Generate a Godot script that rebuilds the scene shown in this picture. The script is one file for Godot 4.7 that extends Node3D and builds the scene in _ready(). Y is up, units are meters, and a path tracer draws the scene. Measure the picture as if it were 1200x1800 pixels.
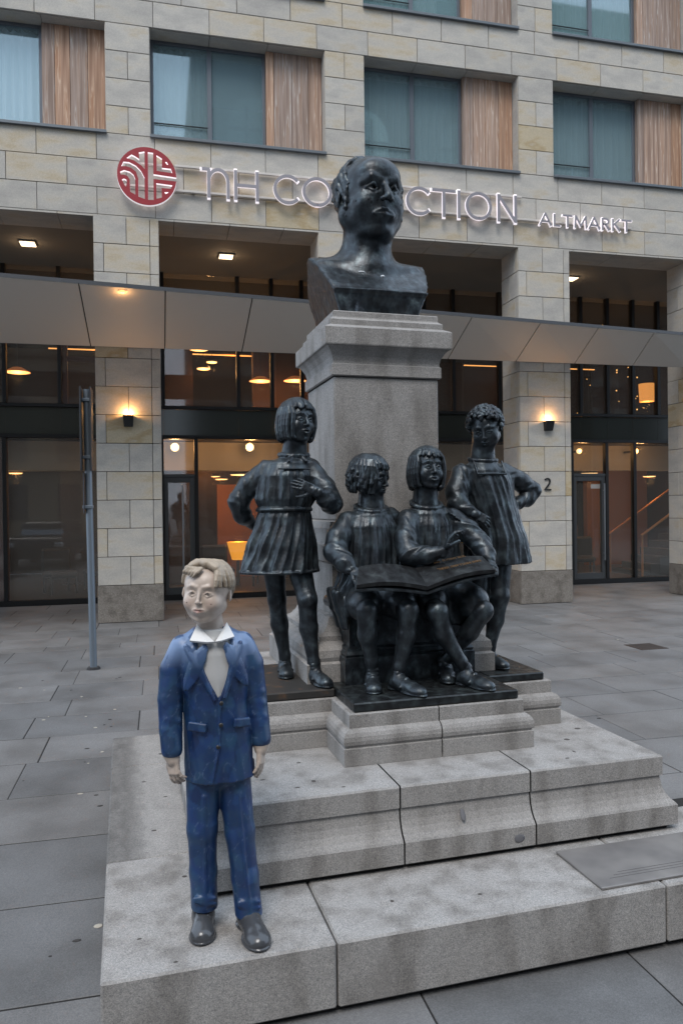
extends Node3D
# A square in front of a hotel: granite monument with bronze children and a bust, a painted boy statue, sandstone arcade behind.

const O := Vector3(-0.195, 0.0, -2.433)      # front left corner of the monument's lowest step
const TH := 0.0423                           # the monument is turned a little against the facade
const FZ := -11.9                            # plane of the facade
const GZ := -14.6                            # plane of the glass front behind the pillars
var M := Transform3D(Basis(Vector3.UP, TH), O)
var rng := RandomNumberGenerator.new()
var mats := {}
var taken := {}
var block_cache := {}


# ---------------------------------------------------------------- bookkeeping
func numbered(called: String) -> String:
	var n: int = taken.get(called, 0)
	taken[called] = n + 1
	return called if n == 0 else "%s_%03d" % [called, n]

func tag(o: Node3D, label := "", category := "", group := "", kind := "") -> void:
	if label: o.set_meta("label", label)
	if category: o.set_meta("category", category)
	if group: o.set_meta("group", group)
	if kind: o.set_meta("kind", kind)

func thing(called: String, label: String, category: String, at := Transform3D(), group := "") -> Node3D:
	var o := Node3D.new()
	o.name = numbered(called)
	add_child(o)
	o.transform = at
	tag(o, label, category, group)
	return o

func obj(called: String, mesh: Mesh, m: Material, parent: Node3D, at := Transform3D()) -> MeshInstance3D:
	var o := MeshInstance3D.new()
	o.name = called if parent != self else numbered(called)
	o.mesh = mesh
	if m: o.material_override = m
	o.transform = at
	parent.add_child(o, true)
	return o

func at(x: float, y: float, z: float) -> Transform3D:
	return Transform3D(Basis(), Vector3(x, y, z))


# ---------------------------------------------------------------- flat shaded geometry
class Geo:
	var v := PackedVector3Array()
	var n := PackedVector3Array()
	var uv := PackedVector2Array()
	var off := Vector2.ZERO

	func tri(a: Vector3, b: Vector3, c: Vector3, na: Vector3, nb: Vector3, nc: Vector3) -> void:
		if (b - a).cross(c - a).dot(na + nb + nc) > 0.0:      # front faces run clockwise
			var t := b; b = c; c = t
			t = nb; nb = nc; nc = t
		var f := (b - a).cross(c - a).abs()
		for q in [[a, na], [b, nb], [c, nc]]:
			var p: Vector3 = q[0]
			v.append(p)
			n.append(q[1])
			if f.z >= f.x and f.z >= f.y: uv.append(Vector2(p.x, -p.y) + off)
			elif f.y >= f.x: uv.append(Vector2(p.x, p.z) + off)
			else: uv.append(Vector2(p.z, -p.y) + off)

	func flat(a: Vector3, b: Vector3, c: Vector3, hint: Vector3) -> void:
		var nn := (b - a).cross(c - a).normalized()
		if nn.dot(hint) < 0.0: nn = -nn
		tri(a, b, c, nn, nn, nn)

	func quad(a: Vector3, b: Vector3, c: Vector3, d: Vector3, hint: Vector3) -> void:
		flat(a, b, c, hint)
		flat(a, c, d, hint)

	# a box with chamfered edges; lo and hi are its corners
	func box(lo: Vector3, hi: Vector3, ch := 0.0, back := true) -> void:
		var c := (lo + hi) / 2.0
		var h := (hi - lo) / 2.0
		ch = minf(ch, minf(h.x, minf(h.y, h.z)) * 0.9)
		var axes := [Vector3(1, 0, 0), Vector3(0, 1, 0), Vector3(0, 0, 1)]
		for i in 3:
			var a: Vector3 = axes[i]; var b: Vector3 = axes[(i + 1) % 3]; var d: Vector3 = axes[(i + 2) % 3]
			var hb := h.dot(b) - ch
			var hd := h.dot(d) - ch
			for s in [-1.0, 1.0]:
				if not back and i == 2 and s < 0: continue
				var f: Vector3 = c + a * h.dot(a) * s
				quad(f - b * hb - d * hd, f + b * hb - d * hd, f + b * hb + d * hd, f - b * hb + d * hd, a * s)
			if ch > 0.0:
				for s in [-1.0, 1.0]:
					for t in [-1.0, 1.0]:
						# the edge along axis a, between faces b*s and d*t
						if not back and ((i == 0 and t < 0) or (i == 1 and s < 0)): continue
						var e1: Vector3 = c + b * s * h.dot(b) + d * t * hd
						var e2: Vector3 = c + b * s * hb + d * t * h.dot(d)
						var l := a * (h.dot(a) - ch)
						quad(e1 - l, e1 + l, e2 + l, e2 - l, b * s + d * t)
		if ch > 0.0:
			for sx in [-1.0, 1.0]:
				for sy in [-1.0, 1.0]:
					for sz in [-1.0, 1.0]:
						if not back and sz < 0: continue
						var k := Vector3(sx, sy, sz)
						var q := h - Vector3.ONE * ch
						flat(c + Vector3(h.x, q.y, q.z) * k, c + Vector3(q.x, h.y, q.z) * k, c + Vector3(q.x, q.y, h.z) * k, k)

	# profile points (x: outward, y: up) swept round a polygon path of corners (closed), mitred
	func moulding(path: PackedVector2Array, prof: PackedVector2Array, cap := true) -> void:
		var k := path.size()
		var rings := []
		for p in prof:
			var ring := PackedVector3Array()
			for i in k:
				var a := path[i] - path[(i + k - 1) % k]
				var b := path[(i + 1) % k] - path[i]
				var na := Vector2(a.y, -a.x).normalized()
				var nb := Vector2(b.y, -b.x).normalized()
				var mit := (na + nb).normalized()
				mit /= maxf(0.2, mit.dot(na))
				var q := path[i] + mit * p.x
				ring.append(Vector3(q.x, p.y, q.y))
			rings.append(ring)
		for j in prof.size() - 1:
			for i in k:
				var i2 := (i + 1) % k
				var e := path[i2] - path[i]
				var o2 := Vector2(e.y, -e.x).normalized()
				var dp := prof[j + 1] - prof[j]
				var hint := Vector3(o2.x * dp.y, -dp.x, o2.y * dp.y)
				if hint.length() < 1e-6: continue
				quad(rings[j][i], rings[j][i2], rings[j + 1][i2], rings[j + 1][i], hint)
		if cap:
			var top: PackedVector3Array = rings[-1]
			var flat2 := PackedVector2Array()
			for p in top: flat2.append(Vector2(p.x, p.z))
			var t := Geometry2D.triangulate_polygon(flat2)
			for i in range(0, t.size(), 3): flat(top[t[i]], top[t[i + 1]], top[t[i + 2]], Vector3.UP)

	# round bar along points with radii, smooth
	func tube(pts: PackedVector3Array, rad: PackedFloat32Array, sides := 12, caps := true) -> void:
		var rings := []
		var norms := []
		var up := Vector3(0.123, 0.97, 0.211)
		for i in pts.size():
			var d := (pts[mini(i + 1, pts.size() - 1)] - pts[maxi(i - 1, 0)]).normalized()
			if absf(d.dot(up)) > 0.95: up = Vector3(0.95, 0.1, 0.3)
			var s := d.cross(up).normalized()
			var t := s.cross(d).normalized()
			var r := PackedVector3Array()
			var nn := PackedVector3Array()
			for k in sides:
				var w := TAU * k / sides
				var o := s * cos(w) + t * sin(w)
				r.append(pts[i] + o * rad[mini(i, rad.size() - 1)])
				nn.append(o)
			rings.append(r)
			norms.append(nn)
		for i in pts.size() - 1:
			for k in sides:
				var k2 := (k + 1) % sides
				tri(rings[i][k], rings[i][k2], rings[i + 1][k2], norms[i][k], norms[i][k2], norms[i + 1][k2])
				tri(rings[i][k], rings[i + 1][k2], rings[i + 1][k], norms[i][k], norms[i + 1][k2], norms[i + 1][k])
		if caps:
			for e in [0, pts.size() - 1]:
				var d := pts[0] - pts[1] if e == 0 else pts[-1] - pts[-2]
				for k in sides: flat(pts[e], rings[e][k], rings[e][(k + 1) % sides], d)

	# turned shape: profile points (x: radius, y: height)
	func lathe(prof: PackedVector2Array, sides := 20, c := Vector3.ZERO) -> void:
		for j in prof.size() - 1:
			var a := prof[j]; var b := prof[j + 1]
			var e := (b - a).normalized()
			for k in sides:
				var w1 := TAU * k / sides
				var w2 := TAU * (k + 1) / sides
				var d1 := Vector3(cos(w1), 0, sin(w1)); var d2 := Vector3(cos(w2), 0, sin(w2))
				var n1 := d1 * e.y - Vector3.UP * e.x; var n2 := d2 * e.y - Vector3.UP * e.x
				var pa := c + d1 * a.x + Vector3.UP * a.y; var pb := c + d2 * a.x + Vector3.UP * a.y
				var pc := c + d2 * b.x + Vector3.UP * b.y; var pd := c + d1 * b.x + Vector3.UP * b.y
				if a.x > 1e-5: tri(pa, pb, pc, n1, n2, n2)
				if b.x > 1e-5: tri(pa, pc, pd, n1, n2, n1)

	# polygon in the xy plane pushed from z0 to z1
	func extrude(poly: PackedVector2Array, z0: float, z1: float, front := true, rim := true) -> void:
		var t := Geometry2D.triangulate_polygon(poly)
		for z in [z0, z1]:
			if z == z1 and not front: continue
			var h := Vector3(0, 0, 1 if z == z1 else -1)
			for i in range(0, t.size(), 3):
				flat(Vector3(poly[t[i]].x, poly[t[i]].y, z), Vector3(poly[t[i + 1]].x, poly[t[i + 1]].y, z), Vector3(poly[t[i + 2]].x, poly[t[i + 2]].y, z), h)
		if rim:
			var cw := Geometry2D.is_polygon_clockwise(poly)
			for i in poly.size():
				var a := poly[i]; var b := poly[(i + 1) % poly.size()]
				var e := b - a
				var o := Vector3(e.y, -e.x, 0) * (-1.0 if cw else 1.0)
				quad(Vector3(a.x, a.y, z0), Vector3(b.x, b.y, z0), Vector3(b.x, b.y, z1), Vector3(a.x, a.y, z1), o)

	# squashed ball
	func blob(c: Vector3, r: Vector3, rows := 6, cols := 10) -> void:
		for i in rows:
			for k in cols:
				var q := []
				for w in [[i, k], [i, k + 1], [i + 1, k + 1], [i + 1, k]]:
					var la := PI * float(w[0]) / rows - PI / 2
					var lo := TAU * float(w[1]) / cols
					q.append(Vector3(cos(la) * cos(lo), sin(la), cos(la) * sin(lo)))
				var nn := []
				for d in q: nn.append((d / r).normalized())
				if i > 0: tri(c + q[0] * r, c + q[1] * r, c + q[2] * r, nn[0], nn[1], nn[2])
				if i < rows - 1: tri(c + q[0] * r, c + q[2] * r, c + q[3] * r, nn[0], nn[2], nn[3])

	func mesh() -> ArrayMesh:
		var a := []
		a.resize(Mesh.ARRAY_MAX)
		a[Mesh.ARRAY_VERTEX] = v
		a[Mesh.ARRAY_NORMAL] = n
		a[Mesh.ARRAY_TEX_UV] = uv
		a[Mesh.ARRAY_TEX_UV2] = uv
		var m := ArrayMesh.new()
		m.add_surface_from_arrays(Mesh.PRIMITIVE_TRIANGLES, a)
		return m


func boxm(lo: Vector3, hi: Vector3, ch := 0.0, off := Vector2.ZERO) -> ArrayMesh:
	var g := Geo.new()
	g.off = off
	g.box(lo, hi, ch)
	return g.mesh()

func rect(x0: float, z0: float, x1: float, z1: float) -> PackedVector2Array:
	return PackedVector2Array([Vector2(x0, z0), Vector2(x1, z0), Vector2(x1, z1), Vector2(x0, z1)])


# ---------------------------------------------------------------- materials
func noise_tex(freq: float, kind: int, ramp: Array, size := 512, sd := 1, oct := 4, h := 0, warp := 0.0) -> NoiseTexture2D:
	var f := FastNoiseLite.new()
	f.noise_type = kind
	f.seed = sd
	f.frequency = freq
	f.fractal_octaves = oct
	if warp > 0.0:
		f.domain_warp_enabled = true
		f.domain_warp_amplitude = warp
		f.domain_warp_frequency = freq * 1.5
	var t := NoiseTexture2D.new()
	t.width = size
	t.height = h if h else size
	t.seamless = true
	t.noise = f
	if ramp.size():
		var g := Gradient.new()
		var offs := PackedFloat32Array()
		var cols := PackedColorArray()
		for r in ramp:
			offs.append(r[0])
			cols.append(r[1])
		g.offsets = offs
		g.colors = cols
		t.color_ramp = g
	return t

func c8(r: float, g: float, b: float) -> Color:
	return Color(r / 255.0, g / 255.0, b / 255.0)

func plain(col: Color, rough := 0.7, metal := 0.0) -> StandardMaterial3D:
	var m := StandardMaterial3D.new()
	m.albedo_color = col
	m.roughness = rough
	m.metallic = metal
	return m

func glow(col: Color, energy: float) -> StandardMaterial3D:
	var m := plain(col, 0.6)
	m.emission_enabled = true
	m.emission = col
	m.emission_energy_multiplier = energy
	return m

func tri_mat(tex: Texture2D, scale: float, rough: float, detail: Texture2D = null, dscale := 0.5, bump: Texture2D = null, bh := 0.1, tint := Color.WHITE) -> StandardMaterial3D:
	var m := plain(tint, rough)
	m.albedo_texture = tex
	m.uv1_triplanar = true
	m.uv1_world_triplanar = true
	m.uv1_scale = Vector3.ONE * scale
	if detail:
		m.detail_enabled = true
		m.detail_blend_mode = BaseMaterial3D.BLEND_MODE_MUL
		m.detail_albedo = detail
		m.detail_uv_layer = BaseMaterial3D.DETAIL_UV_2
		m.uv2_triplanar = true
		m.uv2_world_triplanar = true
		m.uv2_scale = Vector3.ONE * dscale
	if bump:
		m.heightmap_enabled = true
		m.heightmap_texture = bump
		m.heightmap_scale = bh
	return m

func glass(col: Color, alpha: float, mirror := 0.0) -> StandardMaterial3D:
	var m := plain(Color(col.r, col.g, col.b, alpha), 0.03, mirror)
	m.transparency = BaseMaterial3D.TRANSPARENCY_ALPHA
	return m


# ---------------------------------------------------------------- sculpting: distance fields meshed with surface nets
class Clay:
	var T := PackedByteArray()        # 0 tapered capsule, 1 ellipsoid, 2 rounded box, 3 garment, 4 half space
	var OP := PackedByteArray()       # 0 join, 1 carve
	var K := PackedFloat32Array()
	var A := PackedVector3Array()
	var B := PackedVector3Array()
	var R1 := PackedFloat32Array()
	var R2 := PackedFloat32Array()
	var IL := PackedFloat32Array()    # one over the squared length
	var X: Array[Transform3D] = []
	var G: Array[PackedFloat32Array] = []
	var RA := PackedFloat32Array()    # ripple: amplitude, two wave vectors
	var RW := PackedVector3Array()
	var RV := PackedVector3Array()
	var bounds := AABB()
	var verts := PackedVector3Array()
	var norms := PackedVector3Array()
	var idx := PackedInt32Array()
	var cell := 0.006
	var holes: Array[AABB] = []       # left to a finer grid
	var clip := AABB(Vector3(-100, -100, -100), Vector3(200, 200, 200))
	var cells := {}
	var edges := PackedInt64Array()
	var flips := PackedByteArray()

	func _add(t: int, k: float, op: int) -> int:
		T.append(t); OP.append(op); K.append(k)
		A.append(Vector3.ZERO); B.append(Vector3.ZERO); R1.append(0); R2.append(0); IL.append(0)
		X.append(Transform3D()); G.append(PackedFloat32Array())
		RA.append(0); RW.append(Vector3.ZERO); RV.append(Vector3.ZERO)
		return T.size() - 1

	func ripple(amp: float, w: Vector3, w2 := Vector3.ZERO) -> void:
		RA[-1] = amp; RW[-1] = w; RV[-1] = w2

	func grow(p: Vector3, r: float) -> void:
		var b := AABB(p - Vector3.ONE * r, Vector3.ONE * 2 * r)
		bounds = b if bounds.size == Vector3.ZERO else bounds.merge(b)

	func cone(a: Vector3, b: Vector3, ra: float, rb: float, k := 0.01, op := 0) -> void:
		var i := _add(0, k, op)
		A[i] = a; B[i] = b - a; R1[i] = ra; R2[i] = rb - ra
		IL[i] = 1.0 / maxf((b - a).length_squared(), 1e-9)
		if op == 0:
			grow(a, ra); grow(b, rb)

	func ball(c: Vector3, r: Vector3, rot := Basis(), k := 0.01, op := 0) -> void:
		var i := _add(1, k, op)
		X[i] = Transform3D(rot * Basis.from_scale(r), c).affine_inverse()
		A[i] = c
		R1[i] = minf(r.x, minf(r.y, r.z))
		if op == 0: grow(c, maxf(r.x, maxf(r.y, r.z)))

	func block(c: Vector3, h: Vector3, round: float, rot := Basis(), k := 0.005, op := 0) -> void:
		var i := _add(2, k, op)
		X[i] = Transform3D(rot, c).affine_inverse()
		A[i] = h - Vector3.ONE * round
		R1[i] = round
		if op == 0: grow(c, h.length())

	# rows of [y, rx, rz, cx, cz, fold depth]; folds waves around
	func garment(rows: Array, folds: float, phase: float, k := 0.015, twist := 0.0, at := Transform3D()) -> void:
		var i := _add(3, k, 0)
		var g := PackedFloat32Array([rows.size(), folds, phase, twist])
		for r in rows:
			for q in r: g.append(q)
			grow(at * Vector3(r[3], r[0], r[4]), maxf(r[1], r[2]) + 0.02)
		G[i] = g
		X[i] = at.affine_inverse()

	# carves away everything on the side that n points to, beyond n.p = c
	func cut(n: Vector3, c: float, k := 0.002) -> void:
		var i := _add(4, k, 1)
		A[i] = n.normalized(); R1[i] = c

	func prim(i: int, p: Vector3) -> float:
		var t := T[i]
		var d: float
		if t == 0:
			var pa := p - A[i]
			var h := clampf(pa.dot(B[i]) * IL[i], 0.0, 1.0)
			d = (pa - B[i] * h).length() - R1[i] - R2[i] * h
		elif t == 1:
			var q: Vector3 = X[i] * p
			var l := q.length()
			if l < 1e-4: return -R1[i]
			var g := q * X[i].basis           # transposed basis times q
			d = (l - 1.0) * l / maxf(g.length(), 1e-6)
		elif t == 2:
			var q: Vector3 = (X[i] * p).abs() - A[i]
			d = q.max(Vector3.ZERO).length() + minf(maxf(q.x, maxf(q.y, q.z)), 0.0) - R1[i]
		elif t == 4:
			d = R1[i] - A[i].dot(p)
		else:
			var q: Vector3 = X[i] * p
			var g := G[i]
			var n := int(g[0])
			var y := q.y
			var j := 0
			while j < n - 2 and y > g[4 + (j + 1) * 6]: j += 1
			var o := 4 + j * 6
			var u := clampf((y - g[o]) / (g[o + 6] - g[o]), 0.0, 1.0)
			u = lerpf(u, u * u * (3.0 - 2.0 * u), 0.6)
			var rx := lerpf(g[o + 1], g[o + 7], u)
			var rz := lerpf(g[o + 2], g[o + 8], u)
			var x := (q.x - lerpf(g[o + 3], g[o + 9], u)) / rx
			var z := (q.z - lerpf(g[o + 4], g[o + 10], u)) / rz
			var l := sqrt(x * x + z * z)
			var am := lerpf(g[o + 5], g[o + 11], u)
			d = (l - 1.0) * minf(rx, rz)
			if am > 0.0 and absf(d) < 0.08:
				var th := atan2(x, z)
				var w := sin(g[1] * th + g[2] + g[3] * y + 1.1 * sin(2.0 * th + g[2]) + 0.5 * sin(y * 14.0 + g[2]))
				var w2 := sin(g[1] * 1.73 * th + 2.1 * g[2] - g[3] * y * 0.6)
				d -= am * (w * 0.45 + w2 * 0.25 + 0.32 * (1.0 - 2.0 * absf(sin(g[1] * 1.37 * th + 3.0 * sin(y * 6.0 + g[2])))) + 0.2 * sin(g[1] * 0.5 * th + y * 5.0)) * minf(l, 1.0)
			d = maxf(d, maxf(g[4] - y, y - g[4 + (n - 1) * 6])) * 0.85
		if RA[i] != 0.0:
			d -= RA[i] * sin(p.dot(RW[i]) + 1.4 * sin(p.dot(RV[i])))
		return d

	func field(list: PackedInt32Array, p: Vector3) -> float:
		var d := 1e3
		for i in list:
			var e := prim(i, p)
			var k := K[i]
			if OP[i] == 0:
				var h := k - absf(d - e)
				d = minf(d, e)
				if h > 0.0: d -= h * h / (4.0 * k)
			else:
				e = -e
				var h := k - absf(d - e)
				d = maxf(d, e)
				if h > 0.0: d += h * h / (4.0 * k)
		return d

	func build() -> void:
		bounds = bounds.grow(0.03).intersection(clip)
		var list := PackedInt32Array(range(T.size()))
		var big := 64
		var o := (bounds.position / (cell * big)).floor()
		var e := (bounds.end / (cell * big)).ceil()
		for x in range(int(o.x), int(e.x)):
			for y in range(int(o.y), int(e.y)):
				for z in range(int(o.z), int(e.z)):
					node(x * big, y * big, z * big, big, list)
		var nv := verts.size()
		var step := [1, 4096, 16777216]
		for q in edges.size():
			var code := edges[q]
			var axis := int(code & 3)
			var key := code >> 2
			var s1: int = step[(axis + 1) % 3]
			var s2: int = step[(axis + 2) % 3]
			var a: int = cells.get(key, -1)
			var b: int = cells.get(key - s1, -1)
			var c: int = cells.get(key - s1 - s2, -1)
			var d: int = cells.get(key - s2, -1)
			if a < 0 or b < 0 or c < 0 or d < 0: continue
			if flips[q]: idx.append_array([a, b, c, a, c, d])
			else: idx.append_array([a, c, b, a, d, c])
		cells.clear()
		edges.clear()
		flips.clear()

	func node(x: int, y: int, z: int, size: int, list: PackedInt32Array) -> void:
		var half := size * cell * 0.5
		var c := Vector3(x, y, z) * cell + Vector3.ONE * half
		var box := AABB(c - Vector3.ONE * half, Vector3.ONE * half * 2)
		if not box.intersects(bounds): return
		for h in holes:
			if h.encloses(box): return
		var diag := half * 1.7321
		# distances at the centre
		var near := 1e3
		var d := 1e3
		var n := list.size()
		var ds := PackedFloat32Array()
		ds.resize(n)
		for m in n:
			var i := list[m]
			var e := prim(i, c)
			ds[m] = e
			var k := K[i]
			if OP[i] == 0:
				near = minf(near, e - k * 0.25)
				var h := k - absf(d - e)
				d = minf(d, e)
				if h > 0.0: d -= h * h / (4.0 * k)
			else:
				e = -e
				var h := k - absf(d - e)
				d = maxf(d, e)
				if h > 0.0: d += h * h / (4.0 * k)
		if near > diag * 1.25 or absf(d) > diag * 1.35 + 0.003: return
		var keep := PackedInt32Array()
		for m in n:
			var i := list[m]
			if OP[i] == 0:
				if ds[m] < maxf(near, -diag) + diag * (2.03 if T[i] != 3 else 2.4) + K[i]: keep.append(i)
			elif ds[m] < diag * 1.2 + K[i]: keep.append(i)
		if size == 4:
			leaf(x, y, z, keep)
			return
		var s := size >> 1
		for k in 8: node(x + s * (k & 1), y + s * ((k >> 1) & 1), z + s * ((k >> 2) & 1), s, keep)

	func leaf(x: int, y: int, z: int, list: PackedInt32Array) -> void:
		var f := PackedFloat32Array()
		f.resize(125)
		var base := Vector3(x, y, z) * cell
		var pos := 0
		var neg := 0
		for k in 5:
			for j in 5:
				for i in 5:
					var d := field(list, base + Vector3(i, j, k) * cell)
					f[i + j * 5 + k * 25] = d
					if d < 0.0: neg += 1
					else: pos += 1
		if pos == 0 or neg == 0: return
		for k in 4:
			for j in 4:
				for i in 4:
					var o := i + j * 5 + k * 25
					var a0 := f[o]; var a1 := f[o + 1]; var a2 := f[o + 5]; var a3 := f[o + 6]
					var a4 := f[o + 25]; var a5 := f[o + 26]; var a6 := f[o + 30]; var a7 := f[o + 31]
					var m := int(a0 < 0.0) + int(a1 < 0.0) + int(a2 < 0.0) + int(a3 < 0.0) + int(a4 < 0.0) + int(a5 < 0.0) + int(a6 < 0.0) + int(a7 < 0.0)
					if m == 0 or m == 8: continue
					var s := Vector3.ZERO
					var n := 0.0
					if (a0 < 0.0) != (a1 < 0.0): s += Vector3(a0 / (a0 - a1), 0, 0); n += 1
					if (a2 < 0.0) != (a3 < 0.0): s += Vector3(a2 / (a2 - a3), 1, 0); n += 1
					if (a4 < 0.0) != (a5 < 0.0): s += Vector3(a4 / (a4 - a5), 0, 1); n += 1
					if (a6 < 0.0) != (a7 < 0.0): s += Vector3(a6 / (a6 - a7), 1, 1); n += 1
					if (a0 < 0.0) != (a2 < 0.0): s += Vector3(0, a0 / (a0 - a2), 0); n += 1
					if (a1 < 0.0) != (a3 < 0.0): s += Vector3(1, a1 / (a1 - a3), 0); n += 1
					if (a4 < 0.0) != (a6 < 0.0): s += Vector3(0, a4 / (a4 - a6), 1); n += 1
					if (a5 < 0.0) != (a7 < 0.0): s += Vector3(1, a5 / (a5 - a7), 1); n += 1
					if (a0 < 0.0) != (a4 < 0.0): s += Vector3(0, 0, a0 / (a0 - a4)); n += 1
					if (a1 < 0.0) != (a5 < 0.0): s += Vector3(1, 0, a1 / (a1 - a5)); n += 1
					if (a2 < 0.0) != (a6 < 0.0): s += Vector3(0, 1, a2 / (a2 - a6)); n += 1
					if (a3 < 0.0) != (a7 < 0.0): s += Vector3(1, 1, a3 / (a3 - a7)); n += 1
					s /= n
					var key := (x + i + 2048) + ((y + j + 2048) << 12) + ((z + k + 2048) << 24)
					cells[key] = verts.size()
					verts.append(base + (Vector3(i, j, k) + s) * cell)
					var gx := lerpf(lerpf(a1 - a0, a3 - a2, s.y), lerpf(a5 - a4, a7 - a6, s.y), s.z)
					var gy := lerpf(lerpf(a2 - a0, a3 - a1, s.x), lerpf(a6 - a4, a7 - a5, s.x), s.z)
					var gz := lerpf(lerpf(a4 - a0, a5 - a1, s.x), lerpf(a6 - a2, a7 - a3, s.x), s.y)
					norms.append(Vector3(gx, gy, gz).normalized())
					if (a0 < 0.0) != (a1 < 0.0):
						edges.append((key << 2) + 0); flips.append(int(a0 >= 0.0))
					if (a0 < 0.0) != (a2 < 0.0):
						edges.append((key << 2) + 1); flips.append(int(a0 >= 0.0))
					if (a0 < 0.0) != (a4 < 0.0):
						edges.append((key << 2) + 2); flips.append(int(a0 >= 0.0))


# several grids (a coarse body, fine head and hands) joined into one mesh
func clay_mesh(parts: Array, paint: Variant = null, shift := Vector3.ZERO) -> ArrayMesh:
	var v := PackedVector3Array()
	var n := PackedVector3Array()
	var ix := PackedInt32Array()
	for c: Clay in parts:
		var b := v.size()
		v.append_array(c.verts)
		n.append_array(c.norms)
		for i in c.idx: ix.append(i + b)
	var col := PackedColorArray()
	if paint != null:
		col.resize(v.size())
		for i in v.size(): col[i] = paint.call(v[i], n[i])
	if shift != Vector3.ZERO:
		for i in v.size(): v[i] -= shift
	var a := []
	a.resize(Mesh.ARRAY_MAX)
	a[Mesh.ARRAY_VERTEX] = v
	a[Mesh.ARRAY_NORMAL] = n
	a[Mesh.ARRAY_INDEX] = ix
	if col.size(): a[Mesh.ARRAY_COLOR] = col
	var m := ArrayMesh.new()
	m.add_surface_from_arrays(Mesh.PRIMITIVE_TRIANGLES, a)
	return m

func copy_clay(c: Clay, cell: float, clip: AABB) -> Clay:
	var d := Clay.new()
	d.T = c.T.duplicate(); d.OP = c.OP.duplicate(); d.K = c.K.duplicate(); d.A = c.A.duplicate(); d.B = c.B.duplicate()
	d.R1 = c.R1.duplicate(); d.R2 = c.R2.duplicate(); d.IL = c.IL.duplicate(); d.X = c.X.duplicate(); d.G = c.G.duplicate()
	d.RA = c.RA.duplicate(); d.RW = c.RW.duplicate(); d.RV = c.RV.duplicate()
	d.bounds = c.bounds
	d.cell = cell
	d.clip = clip
	return d

func build_clay(jobs: Array) -> void:
	var task := WorkerThreadPool.add_group_task(func(i: int) -> void: jobs[i].build(), jobs.size(), -1, true)
	WorkerThreadPool.wait_for_group_task_completion(task)


# ---------------------------------------------------------------- people
func frame(c: Vector3, yaw: float, pitch := 0.0, roll := 0.0) -> Transform3D:
	var b := Basis(Vector3.UP, deg_to_rad(yaw)) * Basis(Vector3.RIGHT, deg_to_rad(-pitch)) * Basis(Vector3.BACK, deg_to_rad(roll))
	return Transform3D(b, c)

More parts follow.
